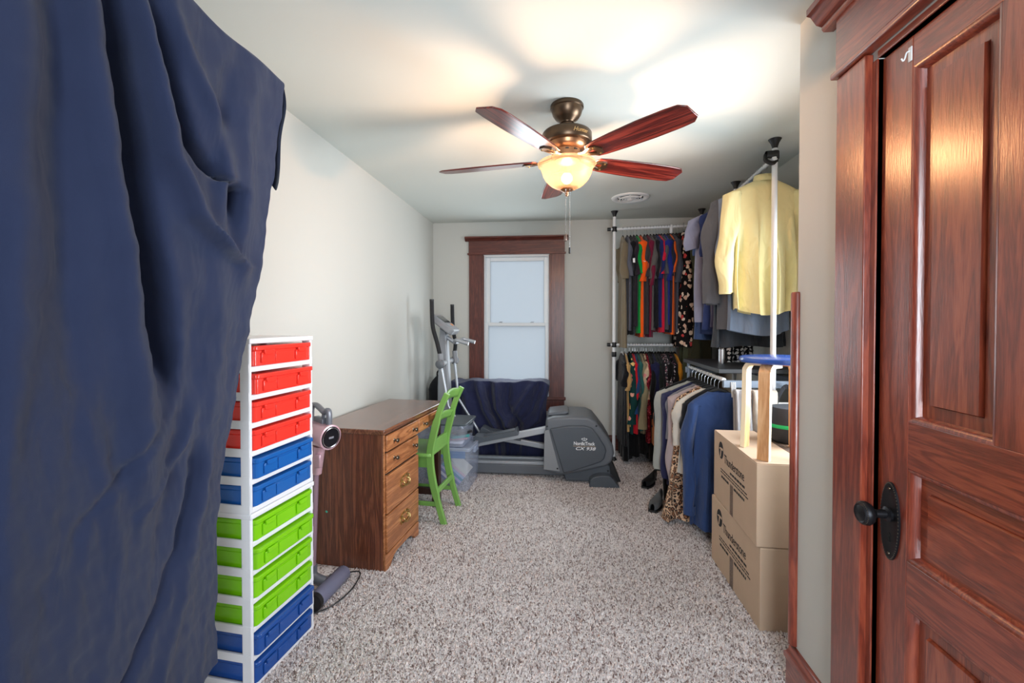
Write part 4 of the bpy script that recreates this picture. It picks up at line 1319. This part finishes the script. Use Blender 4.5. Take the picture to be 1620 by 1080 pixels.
FB = lambda n, c, **k: fabric('cloth_' + n, c, **k)

# upper row along the far wall: T-shirts seen edge-on
G1 = 'T-shirts on the upper rod by the far wall'
UP = [  # x, colour name, rgb, length, sleeve length, sleeve depth, label
    (.600, 'khaki', (120, 108, 88), .94, .27, .046, 'khaki T-shirt at the left end of the upper far rod'),
    (.640, 'steel grey', (92, 94, 106), .78, .25, .030, 'steel grey T-shirt right of the khaki one'),
    (.672, 'black', (22, 22, 26), .82, .24, .030, 'black T-shirt with small white patch on the sleeve'),
    (.702, 'aubergine', (44, 34, 46), .74, .24, .026, 'aubergine T-shirt left of the bright green one'),
    (.730, 'bright green', (10, 140, 62), .80, .22, .028, 'bright green T-shirt on the upper far rod'),
    (.766, 'neon orange', (250, 92, 24), .84, .30, .042, 'neon orange T-shirt with white tick on its sleeve'),
    (.802, 'charcoal', (58, 56, 60), .82, .26, .030, 'charcoal T-shirt right of the neon orange one'),
    (.828, 'maroon', (112, 26, 54), .84, .34, .030, 'maroon T-shirt between charcoal and grey-brown ones'),
    (.858, 'grey brown', (96, 92, 90), .78, .28, .040, 'heather grey-brown T-shirt right of the maroon one'),
    (.888, 'ink black', (28, 28, 32), .76, .26, .028, 'ink black T-shirt left of the navy one'),
    (.914, 'navy', (34, 42, 96), .76, .28, .030, 'navy T-shirt left of the crimson one'),
    (.938, 'crimson', (206, 28, 58), .80, .24, .024, 'crimson T-shirt between two dark blue ones'),
    (.960, 'ash grey', (84, 84, 90), .78, .24, .024, 'ash grey T-shirt right of the crimson one'),
    (.988, 'royal blue', (32, 46, 128), .74, .30, .040, 'royal blue T-shirt right of the ash grey one'),
    (1.018, 'dark denim', (36, 40, 62), .80, .26, .024, 'dark denim blue T-shirt beside a thin orange one'),
    (1.040, 'tangerine', (244, 104, 36), .82, .22, .026, 'tangerine T-shirt near the right end of the upper far rod'),
    (1.068, 'slate', (74, 78, 90), .80, .32, .038, 'slate grey T-shirt right of the tangerine one'),
]
def frontrot(x): return R(90)
for i, (x, cn, c, L, sl, sd, lab) in enumerate(UP):
    g = garment('t_shirt', lab, 'T-shirt', G1, FB(cn.replace(' ', '_'), c), (x, YBK, ZU + (x-.46)*.024), R(90 + rnd.uniform(-2.5, 2.5)), hw=.21, L=L + .12, sleeve=sl + .06, sw=.075, sd=sd*.85, thick=.014, seed=i, fold=.006, flare=.03)
    if cn == 'neon orange':
        MB().prism([(.010, -.350), (.020, -.356), (.044, -.343), (.022, -.351)], 'x', 0, .0006).xf(Matrix.Translation((-.252, .0, 0)) @ Matrix.Translation((0, -.03, 0))).obj('tick_print', mat('white_tick', (240, 240, 240), rough=.6), g)
    if cn == 'black':
        MB().prism([(-.010, -.360), (.010, -.360), (.012, -.322), (-.008, -.318)], 'x', -.2545, -.2535).obj('sleeve_patch', mat('white_tick', (240, 240, 240)), g)
G2 = 'black tops at the right end of the upper far rod'
for i, (x, lab) in enumerate(((1.098, 'black top on a black hanger right of the slate T-shirt'), (1.126, 'second black top right of the slate T-shirt'), (1.165, 'black top with wide shoulders right of the other black tops'))):
    garment('pullover', lab, 'pullover', G2, FB('black_top', (20, 20, 22)), (x, YBK, ZU+.016), R(90 + (0, 8, 20)[i]), hw=.19, L=.52 + .05*i, sleeve=.24, sd=.030, thick=.014, seed=40+i, fold=.006)
garment('floral_dress', 'black dress with pale floral print at the end of the upper far rod', 'dress', None, printed('pale_floral_print', (24, 22, 24), [(226, 200, 176), (214, 180, 160), (24, 22, 24), (200, 70, 70), (232, 216, 200), (24, 22, 24)], scale=24, thr=.46), (1.150, 4.42, ZU+.016), R(88), hw=.19, L=1.06, sleeve=0, thick=.042, seed=51, hem=1.1, fold=.012)
garment('olive_dress', 'long olive green dress hanging in the far right corner', 'dress', None, FB('olive_drab', (66, 70, 52)), (1.232, 4.42, ZU+.018), R(82), hw=.19, L=1.42, sleeve=.26, sw=.08, sd=.045, thick=.045, seed=52, hem=1.15, fold=.022, k=2.2)
garment('olive_coat', 'dark olive long coat in the corner behind the olive dress', 'coat', None, FB('dark_olive', (50, 50, 36)), (1.300, 4.40, ZU+.018), R(66), hw=.20, L=1.62, sleeve=0, thick=.05, seed=53, hem=1.2, fold=.02)

# lower row along the far wall
G3 = 'blouses and dresses on the lower rod by the far wall'
PD = printed('dark_green_floral', (22, 58, 56), [(22, 58, 56), (226, 160, 140), (22, 58, 56), (230, 190, 120), (206, 110, 110), (22, 58, 56)], scale=20, thr=.42)
PB = printed('beige_pink_floral', (196, 170, 142), [(206, 90, 96), (226, 196, 166), (60, 44, 44), (214, 130, 130)], scale=26, thr=.45)
PS = printed('grey_pink_speckle', (48, 44, 50), [(206, 198, 200), (170, 120, 130), (48, 44, 50), (220, 214, 214)], scale=60, thr=.5)
PR = printed('red_speckle', (130, 30, 44), [(60, 20, 30), (190, 80, 90), (130, 30, 44)], scale=50, thr=.45)
LOW = [  # x, material, L, sleeve, sd, name, cat, label, hanger
    (.598, FB('soft_black', (24, 24, 27)), .86, .20, .036, 'blouse', 'blouse', 'soft black blouse on white hanger, first on the lower far rod', M_hwht),
    (.628, FB('camel', (190, 150, 96)), .72, .24, .030, 'blouse', 'blouse', 'camel blouse on white hanger, second on the lower far rod', M_hwht),
    (.668, PD, .74, .56, .044, 'blouse', 'blouse', 'dark green blouse with pink and yellow flowers', M_hblk),
    (.698, FB('scarlet', (196, 22, 40)), .74, .40, .022, 'blouse', 'blouse', 'scarlet blouse right of the dark green floral one', M_hblk),
    (.720, FB('petrol_blue', (34, 66, 108)), .70, .46, .022, 'blouse', 'blouse', 'petrol blue blouse right of the scarlet one', M_hblk),
    (.742, FB('teal_green', (40, 92, 88)), .70, .30, .020, 'blouse', 'blouse', 'teal green blouse left of the beige long-sleeved one', M_hblk),
    (.772, FB('olive_beige', (148, 136, 106)), .74, .60, .042, 'blouse', 'blouse', 'olive beige blouse with balloon sleeves', M_hblk),
    (.802, PB, .68, .32, .034, 'blouse', 'blouse', 'beige blouse with pink floral print and short sleeves', M_hblk),
    (.826, PR, .82, .46, .022, 'blouse', 'blouse', 'dark red speckled blouse right of the pink floral one', M_hblk),
    (.850, FB('jet_black', (18, 18, 20)), .84, .50, .026, 'blouse', 'blouse', 'jet black blouse left of the midnight blue one', M_hblk),
    (.884, FB('midnight_blue', (32, 34, 66)), .84, .58, .042, 'blouse', 'blouse', 'midnight blue long-sleeved blouse in the middle of the lower rod', M_hblk),
    (.914, FB('green_black', (26, 32, 30)), .70, .34, .026, 'blouse', 'blouse', 'green-black blouse right of the midnight blue one', M_hblk),
    (.940, FB('graphite', (30, 30, 34)), .80, .56, .028, 'blouse', 'blouse', 'graphite blouse left of the speckled grey ones', M_hblk),
    (.964, PS, .66, .42, .022, 'blouse', 'blouse', 'grey and pink speckled blouse, left of its pair', M_hblk),
    (.990, printed('white_speckle', (60, 56, 62), [(214, 208, 210), (190, 160, 166), (60, 56, 62)], scale=70, thr=.5), .64, .38, .022, 'blouse', 'blouse', 'whitish speckled blouse, right of the grey and pink one', M_hblk),
    (1.014, FB('pitch_black', (16, 16, 18)), .80, .44, .026, 'blouse', 'blouse', 'pitch black blouse between two speckled ones', M_hblk),
    (1.040, printed('mono_floral', (28, 26, 32), [(200, 190, 196), (150, 110, 130), (28, 26, 32), (28, 26, 32)], scale=44, thr=.45), .70, .40, .022, 'blouse', 'blouse', 'black and white patterned blouse near the right end of the lower rod', M_hblk),
    (1.066, FB('sable', (24, 22, 24)), .80, .36, .024, 'blouse', 'blouse', 'sable black blouse next to the mustard one', M_hblk),
    (1.092, FB('mustard', (206, 140, 40)), .62, .40, .026, 'blouse', 'blouse', 'mustard yellow blouse at the right end of the lower rod', M_hblk),
]
for i, (x, m, L, sl, sd, nm, cat, lab, hm) in enumerate(LOW):
    garment(nm, lab, cat, G3, m, (x, YBK, ZL), R(90 + rnd.uniform(-3, 3)), hw=.195, L=L, sleeve=sl, sw=.07, sd=sd*.95, thick=.012, seed=60+i, fold=.006, flare=.025, hm=hm)
G4 = 'long black dresses at the back of the lower rod'
for i, x in enumerate((.630, .705, .790, .870, .950, 1.03)):
    garment('black_dress', ['long black dress reaching the floor at the left end of the lower rod', 'long black dress under the scarlet blouse', 'long black dress under the floral blouse', 'long black dress under the midnight blue blouse', 'long black dress behind the speckled blouses', 'long black dress behind the cream cardigan'][i], 'dress', G4, FB('dress_black', (14, 14, 16)), (x, YBK+.03, ZL), R(90), hw=.17, L=1.0 - .03*(i % 3), sleeve=0, thick=.022, seed=90+i, hem=1.05, fold=.012)
o = MB().box(-.012, .012, -.09, .09, -.30, 0).obj('scarf', FB('rust_orange', (206, 112, 34)), bevel=.006)
o.location = (.862, 4.32, .52); tag(o, 'rust orange cloth hanging low under the midnight blue blouse', 'scarf')

# right-hand rack: upper row seen nearly face-on
G5 = 'shirts on the upper rod along the right wall'
def rodx(y): return 1.235 + (y-2.80)*.0625
RT = [  # y, name, label, material, kwargs
    (2.945, 'dress_shirt', 'pale yellow long-sleeved dress shirt hanging behind the white pole', FB('pale_yellow', (228, 214, 158), var=.05), dict(hw=.215, L=.80, sleeve=.60, sw=.095, sd=.05, thick=.040, collar=True, cuff=True, fold=.020, k=3.6, flare=.045, elbow=.0, waist=.80, curve=.045, rz=R(2))),
    (3.045, 'dress_shirt', 'slate blue shirt directly behind the yellow one', FB('chambray', (112, 124, 142)), dict(hw=.225, L=.93, sleeve=.50, sw=.08, sd=.04, thick=.028, collar=True, fold=.012, curve=.04, rz=R(3))),
    (3.125, 'dress_shirt', 'charcoal long-sleeved shirt left of the yellow one', FB('charcoal_twill', (84, 84, 88)), dict(hw=.25, L=.92, sleeve=.66, sw=.12, sd=.05, thick=.034, collar=True, cuff=True, fold=.014, flare=.05, rz=R(6))),
    (3.215, 'tunic', 'dark gunmetal pleated top with the lowest hem behind the yellow shirt', FB('gunmetal', (56, 60, 66)), dict(hw=.23, L=1.03, sleeve=.30, sw=.06, sd=.03, thick=.034, fold=.016, k=7, hem=1.15, rz=R(8))),
    (3.315, 'polo_shirt', 'dark plum long-sleeved shirt left of the charcoal one', FB('dark_plum', (64, 62, 86)), dict(hw=.235, L=.90, sleeve=.62, sw=.09, sd=.035, thick=.026, collar=True, fold=.010, rz=R(6))),
    (3.405, 'dress_shirt', 'dark brown-grey shirt with raised collar behind the plum one', FB('brown_grey', (78, 74, 76)), dict(hw=.21, L=.86, sleeve=.40, sw=.07, sd=.03, thick=.024, collar=True, rz=R(4))),
    (3.455, 'dotted_dress', 'black dress with white dots showing above the low rail shelf', printed('white_dots', (24, 24, 28), [(226, 226, 226), (210, 210, 212)], scale=34, thr=.40, rand=.25), dict(hw=.12, L=1.20, sleeve=0, thick=.03, rz=R(4))),
    (3.500, 'polo_shirt', 'navy blue shirt left of the plum one', FB('navy_blue_shirt', (44, 58, 104)), dict(hw=.235, L=.92, sleeve=.30, sw=.08, sd=.03, thick=.026, fold=.010, rz=R(8))),
    (3.600, 'polo_shirt', 'lavender grey short-sleeved shirt at the left end of the right rack', FB('lavender_grey', (142, 146, 170)), dict(hw=.285, L=.86, sleeve=.23, sw=.11, sd=.045, thick=.028, collar=True, fold=.012, flare=.05, rz=R(8))),
    (3.700, 'polo_shirt', 'denim blue shirt whose hem shows under the lavender one', FB('denim_blue', (54, 70, 112)), dict(hw=.225, L=.96, sleeve=.26, sw=.07, sd=.03, thick=.026, rz=R(6))),
    (3.800, 'polo_shirt', 'dusk blue shirt farthest along the right rack', FB('dusk_blue', (66, 88, 130)), dict(hw=.22, L=1.00, sleeve=.24, sw=.07, sd=.03, thick=.026, rz=R(6))),
]
for i, (y, nm, lab, m, kw) in enumerate(RT):
    kw = dict(kw); rz = kw.pop('rz')
    garment(nm, lab, 'shirt', G5, m, (rodx(y), y, 2.300 - (y-2.8)*.006), rz, seed=120+i, **kw)

# ------------------------------------------------------------------ low garment rail on the right
lr = thing('garment_rail', 'low grey metal garment rail with black shelf on the right', 'clothes rack', (0, 0, 0))
M_rail = mat('rail_grey_metal', (128, 140, 156), rough=.35, metal=.4)
MB().tube([(.985, 2.86, 1.000), (1.005, 3.66, 1.000)], .0125, 12).obj('rod', M_white_metal, lr)
bx('end_bar', M_rail, lr, .975, 1.46, 2.84, 2.865, .955, 1.000, .003)
bx('end_bar', M_rail, lr, .975, 1.46, 3.66, 3.685, .955, 1.000, .003)
bx('side_bar', M_rail, lr, 1.435, 1.46, 2.865, 3.66, .955, 1.000, .003)
bx('top_shelf', mat('shelf_black', (38, 40, 44), rough=.5), lr, .965, 1.46, 2.90, 3.70, 1.035, 1.062, .003)
for (x, y) in ((1.00, 3.672), (1.445, 2.852), (1.445, 3.672)):
    MB().tube([(x, y, .0), (x, y, 1.04)], .014, 10).obj('post', M_rail, lr)
MB().tube([(1.12, 3.30, 1.06), (1.12, 3.30, 1.16)], .022, 12).obj('shelf_post', M_chrome, lr)
for k, x in enumerate((1.02, 1.03, 1.04)):
    MB().tube([(x, 2.838, .99), (x+.002, 2.832, .90)], .0035, 6).obj('bar_hook', M_white_metal, lr)
G6 = 'tops and dresses on the low rail at the right'
RL = [
    (2.930, .965, 'sweater', 'sweater', 'royal blue long-sleeved sweater at the front of the low rail', FB('royal_blue_knit', (48, 68, 110), var=.06), dict(hw=.180, L=.84, sleeve=.68, sw=.065, sd=.045, thick=.036, fold=.026, k=2.6, flare=.035, elbow=.02, waist=.80, rz=R(-4), cuff=True)),
    (3.010, .970, 'camisole', 'top', 'black top right behind the blue sweater', FB('black_jersey', (26, 26, 30)), dict(hw=.185, L=.78, sleeve=.20, sw=.06, sd=.03, thick=.024, rz=R(-2))),
    (3.080, .955, 'sweater', 'sweater', 'cream knitted short-sleeved sweater behind the blue one', FB('cream_knit', (206, 200, 190)), dict(hw=.20, L=.56, sleeve=.28, sw=.09, sd=.045, thick=.030, rz=R(-2))),
    (3.150, .960, 'leopard_dress', 'dress', 'leopard print dress trailing onto the carpet', leopard('leopard_print'), dict(hw=.205, L=.885, sleeve=.24, sw=.06, sd=.035, thick=.040, hem=1.38, fold=.020, k=3)),
    (3.220, .965, 'cardigan', 'cardigan', 'pinkish grey knitted cardigan left of the leopard dress', FB('mauve_knit', (172, 156, 156)), dict(hw=.215, L=.70, sleeve=.58, sw=.08, sd=.04, thick=.028)),
    (3.290, .965, 'blouse', 'blouse', 'grey striped blouse left of the cream sweater', FB('grey_stripe', (122, 122, 130)), dict(hw=.21, L=.62, sleeve=.30, sw=.07, sd=.03, thick=.022)),
    (3.360, .970, 'jacket', 'jacket', 'dark navy jacket left of the striped blouse', FB('jacket_navy', (42, 44, 78)), dict(hw=.225, L=.74, sleeve=.60, sw=.08, sd=.045, thick=.030)),
    (3.450, .970, 'cardigan', 'cardigan', 'light grey cable-knit cardigan at the back of the low rail', FB('light_grey_knit', (164, 166, 160)), dict(hw=.245, L=.70, sleeve=.56, sw=.09, sd=.05, thick=.034, flare=.03)),
    (3.540, .980, 'jacket', 'jacket', 'black jacket behind the light grey cardigan', FB('jacket_black', (22, 22, 24)), dict(hw=.235, L=.92, sleeve=.60, sw=.08, sd=.04, thick=.03)),
]
for i, (y, x, nm, cat, lab, m, kw) in enumerate(RL):
    kw = dict(kw); rz = kw.pop('rz', 0)
    garment(nm, lab, cat, G6, m, (.985 + (y-2.86)*.02 - .012, y, 1.0), rz, seed=150+i, **kw)
# buttons on the blue cuff, trousers on the end bar and a pale bag behind the stool
def trousers(u, v):
    x = -.07 + u*.14; z = -v*.36
    return Vector((x*(1 - .15*v), -.016 - .010*math.sin(u*9 + 2*v) - .008*v, z))
def over_bar(name, label, loc, w_, L, m, seed):
    def f(u, v):
        a = v*2*L
        x = (u - .5)*w_*(1 - .10*abs(a-L)/L)
        d = a - L
        y = math.copysign(min(.022, abs(d)*.6 + .002), d) + .008*math.sin(u*11 + seed + d*6)
        return Vector((x, y, -max(0, abs(d) - .02)))
    t = thing(name, label, 'trousers', loc, 0, 'trousers over the end bar of the low rail')
    MB().grid(f, 16, 40).obj('folded_legs', m, t, solid=.012, angle=80)
    MB().tube([(-w_*.5, 0, -.012), (w_*.5, 0, -.012)], .006, 8).obj('hanger_bar', M_hwht, t)
    MB().tube(smoothcurve([(0, 0, -.012), (0, 0, .03), (.012, 0, .05), (0, 0, .064), (-.012, 0, .055)], 4), .0018, 5).obj('hanger_hook', M_hook, t)
    return t
over_bar('trousers', 'pale grey trousers folded over a hanger behind the stool', (1.10, 2.800, .945), .15, .40, FB('pale_grey_cotton', (176, 174, 176)), 1)
over_bar('trousers', 'beige trousers folded over a hanger beside the pale grey ones', (1.185, 2.795, .945), .14, .38, FB('beige_cotton', (186, 176, 164)), 4)
bg = thing('tote_bag', 'white canvas bag hanging behind the stool', 'bag', (1.31, 2.80, .93), 0)
def bagf(u, v):
    a = 2*PI*u
    c, s = math.cos(a), math.sin(a)
    w_ = .105 + .02*v
    return Vector((w_*math.copysign(abs(c)**.6, c), (.012 + .03*v)*math.copysign(abs(s)**.7, s) + .006*math.sin(6*u*PI + 7*v), -.05 - v*.30))
MB().grid(bagf, 30, 12, True).obj('bag_body', FB('white_canvas', (214, 212, 210)), bg)
MB().tube(smoothcurve([(-.06, -.012, -.06), (-.045, -.02, .0), (0, -.006, .046), (.045, -.02, 0), (.06, -.012, -.06)], 5), .006, 6, flat=(2, .5)).obj('bag_strap', FB('dark_strap', (40, 40, 44)), bg)

# ------------------------------------------------------------------ cardboard boxes
M_card = mat('cardboard', (198, 172, 148), rough=.8, spec=.2, noise=.05, nscale=14)
M_ink = mat('box_ink', (36, 32, 32), rough=.8)
M_tape = clear_plastic('clear_tape', (206, 196, 190), .16, .1)
def carton(label, loc, rz, sx, sy, h):
    t = thing('cardboard_box', label, 'box', loc, rz, 'printed cardboard boxes by the near wall')
    body = MB().box(0, sx, 0, sy, 0, h-.004).obj('carton', M_card, t, bevel=.003)
    for a, b in ((.0015, sx/2-.001), (sx/2+.001, sx-.0015)):
        bx('top_flap', M_card, t, a, b, .002, sy-.002, h-.004, h, .001)
    # print on the side that faces the room (-x); text runs from far to near
    Mf = Matrix(((0, 0, -1, -.0006), (-1, 0, 0, 0), (0, 1, 0, 0), (0, 0, 0, 1)))
    def place(y, z): return Matrix.Translation((0, y, z)) @ Mf
    text('print', 'Thunderstone', M_ink, body, place(sy*.475, h*.69), size=.066, depth=.0003, spacing=.93, xs=.84)
    # round emblem: disc with a slanted T cut out
    dsc = MB()
    n = 28
    dsc.add([(-.0008, sy*.795 + .040*math.cos(2*PI*i/n), h*.775 + .046*math.sin(2*PI*i/n)) for i in range(n)], [tuple(range(n))])
    eo = dsc.obj('print', M_ink, body, smooth=False)
    def poly(pts):
        return [(sy*.795 - a, h*.775 + b) for a, b in pts]
    MB().prism(poly([(-.036, .004), (-.012, .014), (.034, .016), (.036, .004), (.008, .004), (-.004, -.038), (-.016, -.036), (-.006, .004)]), 'x', -.0014, -.0009).obj('print', M_card, eo, smooth=False)
    ln = MB()
    rn = random.Random(5)
    for row, (ya, yb, z, hh) in enumerate(((.56, .22, .565, .011), (.80, .20, .505, .006), (.80, .20, .465, .006), (.78, .24, .40, .012))):
        y = ya
        while y > yb:
            wd = rn.uniform(.012, .034)
            if not (row == 3 and .48 < y < .60):
                ln.box(-.0008, -.0003, (y*sy - wd), y*sy, h*z - hh/2, h*z + hh/2)
            y -= (wd + .006)/sy
    ln.obj('print', M_ink, body, smooth=False)
    MB().box(-.0011, -.0002, sy*.52-.022, sy*.52+.022, 0, h*.42).obj('packing_tape', M_tape, body, smooth=False)
    MB().box(sx/2-.025, sx/2+.025, .0, sy, h, h+.0004).obj('packing_tape', M_tape, body, smooth=False)
    return t
carton('lower printed cardboard box standing on the carpet', (.868, 2.068, 0), R(.3), .47, .625, .367)
carton('upper printed cardboard box carrying the stool', (.852, 2.070, .369), R(-2.2), .47, .625, .367)

# ------------------------------------------------------------------ bentwood stool with blue seat, on the boxes
ZB = .737
stl = thing('stool', 'bentwood stool with blue round seat standing on the boxes', 'stool', (1.018, 2.225, ZB), R(0))
M_birch_face = wood('birch_face', (196, 140, 92), (216, 164, 116), (228, 182, 136), 'z', scale=2.0, rough=.4, coat=.15, bump=.03, stretch=.12)
M_birch_edge = mat('birch_ply_edge', (238, 222, 190), rough=.45)
SH = .425
MB().lathe([(.0005, SH), (.168, SH), (.176, SH+.006), (.178, SH+.013), (.174, SH+.022), (.165, SH+.026), (.0005, SH+.027)], n=44).obj('seat', mat('blue_lacquer', (44, 82, 164), rough=.25, coat=.4), stl)
def leg(ang, r_out, name='leg'):
    w_, th = .050, .021
    path = [(r_out+.006, 0), (r_out, .20), (r_out-.002, SH-.060), (r_out-.006, SH-.035), (r_out-.020, SH-.016), (r_out-.045, SH-.0105), (.045, SH-.0105)]
    c = smoothcurve([(a, 0, b) for a, b in path], 5)
    V = []; F = []
    k = len(c)
    for i, p in enumerate(c):
        t_ = (c[min(i+1, k-1)] - c[max(i-1, 0)]).normalized()
        nr = Vector((t_.z, 0, -t_.x))
        for sx_, sy_ in ((1, -1), (1, 1), (-1, 1), (-1, -1)):
            V.append(p + nr*sx_*th/2 + Vector((0, sy_*w_/2, 0)))
    for i in range(k-1):
        for j in range(4):
            F.append((i*4+j, i*4+(j+1) % 4, (i+1)*4+(j+1) % 4, (i+1)*4+j))
    F.append((3, 2, 1, 0)); F.append(tuple((k-1)*4+j for j in range(4)))
    mb = MB().add(V, F)
    mb.xf(Matrix.Rotation(ang, 4, 'Z'))
    o = mb.obj(name, M_birch_face, stl, bevel=.0015, angle=50)
    o.data.materials.append(M_birch_edge)
    # ply edges get the pale end-grain
    for pi, p in enumerate(o.data.polygons):
        if pi < (k-1)*4 and pi % 4 in (1, 3): p.material_index = 0
    for pi, p in enumerate(o.data.polygons):
        nrm = Matrix.Rotation(-ang, 3, 'Z') @ p.normal
        if abs(nrm.y) > .7: p.material_index = 1
    return o
for a in (133, 223, 313, 43):
    leg(R(a), .158)

# round black case with green zip on the boxes
cs_ = thing('zip_case', 'round black hard case with green zip under the stool', 'case', (1.225, 2.47, ZB), 0)
def ellip(prof):
    V = []; F = []; n = 36
    for r_, z in prof:
        for j in range(n):
            a = 2*PI*j/n
            c, s = math.cos(a), math.sin(a)
            V.append((.155*r_*math.copysign(abs(c)**.8, c), .110*r_*math.copysign(abs(s)**.8, s), z))
    for i in range(len(prof)-1):
        for j in range(n):
            F.append((i*n+j, i*n+(j+1) % n, (i+1)*n+(j+1) % n, (i+1)*n+j))
    return MB().add(V, F)
M_case = mat('case_black_weave', (40, 44, 52), rough=.6, bump=.3, bscale=300)
ellip([(.0, 0), (.82, 0), (.93, .012), (.985, .045), (1.0, .078)]).obj('lower_shell', M_case, cs_)
ellip([(1.005, .078), (1.015, .082), (1.015, .092), (1.005, .096)]).obj('green_zip', mat('green_piping', (20, 190, 110), rough=.5), cs_)
ellip([(1.0, .096), (.985, .125), (.95, .158), (.86, .176), (.0, .182)]).obj('upper_shell', M_case, cs_)
ellip([(.10, 0), (.10, .001)]).xf(Matrix.Translation((-.06, -.1085, .050)) @ Matrix.Rotation(R(90), 4, 'X')).obj('emblem', M_eg3, cs_)

# ------------------------------------------------------------------ shoes on the carpet below the clothes
def shoe(label, loc, rz, m, L=.26):
    t = thing('shoe', label, 'shoe', loc, rz, 'shoes on the carpet below the hanging clothes')
    def f(u, v):
        a = 2*PI*u
        y = -L/2 + L*v
        w_ = .042*(math.sin(min(1, v*1.15 + .10)*PI)**.45 if 0 < v < 1 else .35)
        w_ = max(w_, .012)
        h = .050 + .030*sst(.45, .9, v)
        c, s = math.cos(a), math.sin(a)
        return Vector((w_*math.copysign(abs(c)**.8, c), y, .014 + h/2 + h/2*math.copysign(abs(s)**.8, s)))
    MB().grid(f, 20, 16, True).obj('shoe_upper', m, t)
    pts = [(.045*max(.3, math.sin(min(1, v*1.15+.10)*PI)**.45), -L/2-.004 + (L+.008)*v) for v in [i/12 for i in range(13)]]
    MB().prism(pts + [(-x, y) for x, y in reversed(pts)], 'z', 0, .018).obj('sole', M_black, t, bevel=.004)
    return t
shoe('grey shoe beside the leopard print hem', (.705, 3.40, 0), R(-25), mat('grey_leather', (96, 98, 100), rough=.4))
shoe('black shoe below the grey knitted cardigan', (.745, 3.86, 0), R(-30), mat('black_leather', (22, 22, 24), rough=.45))
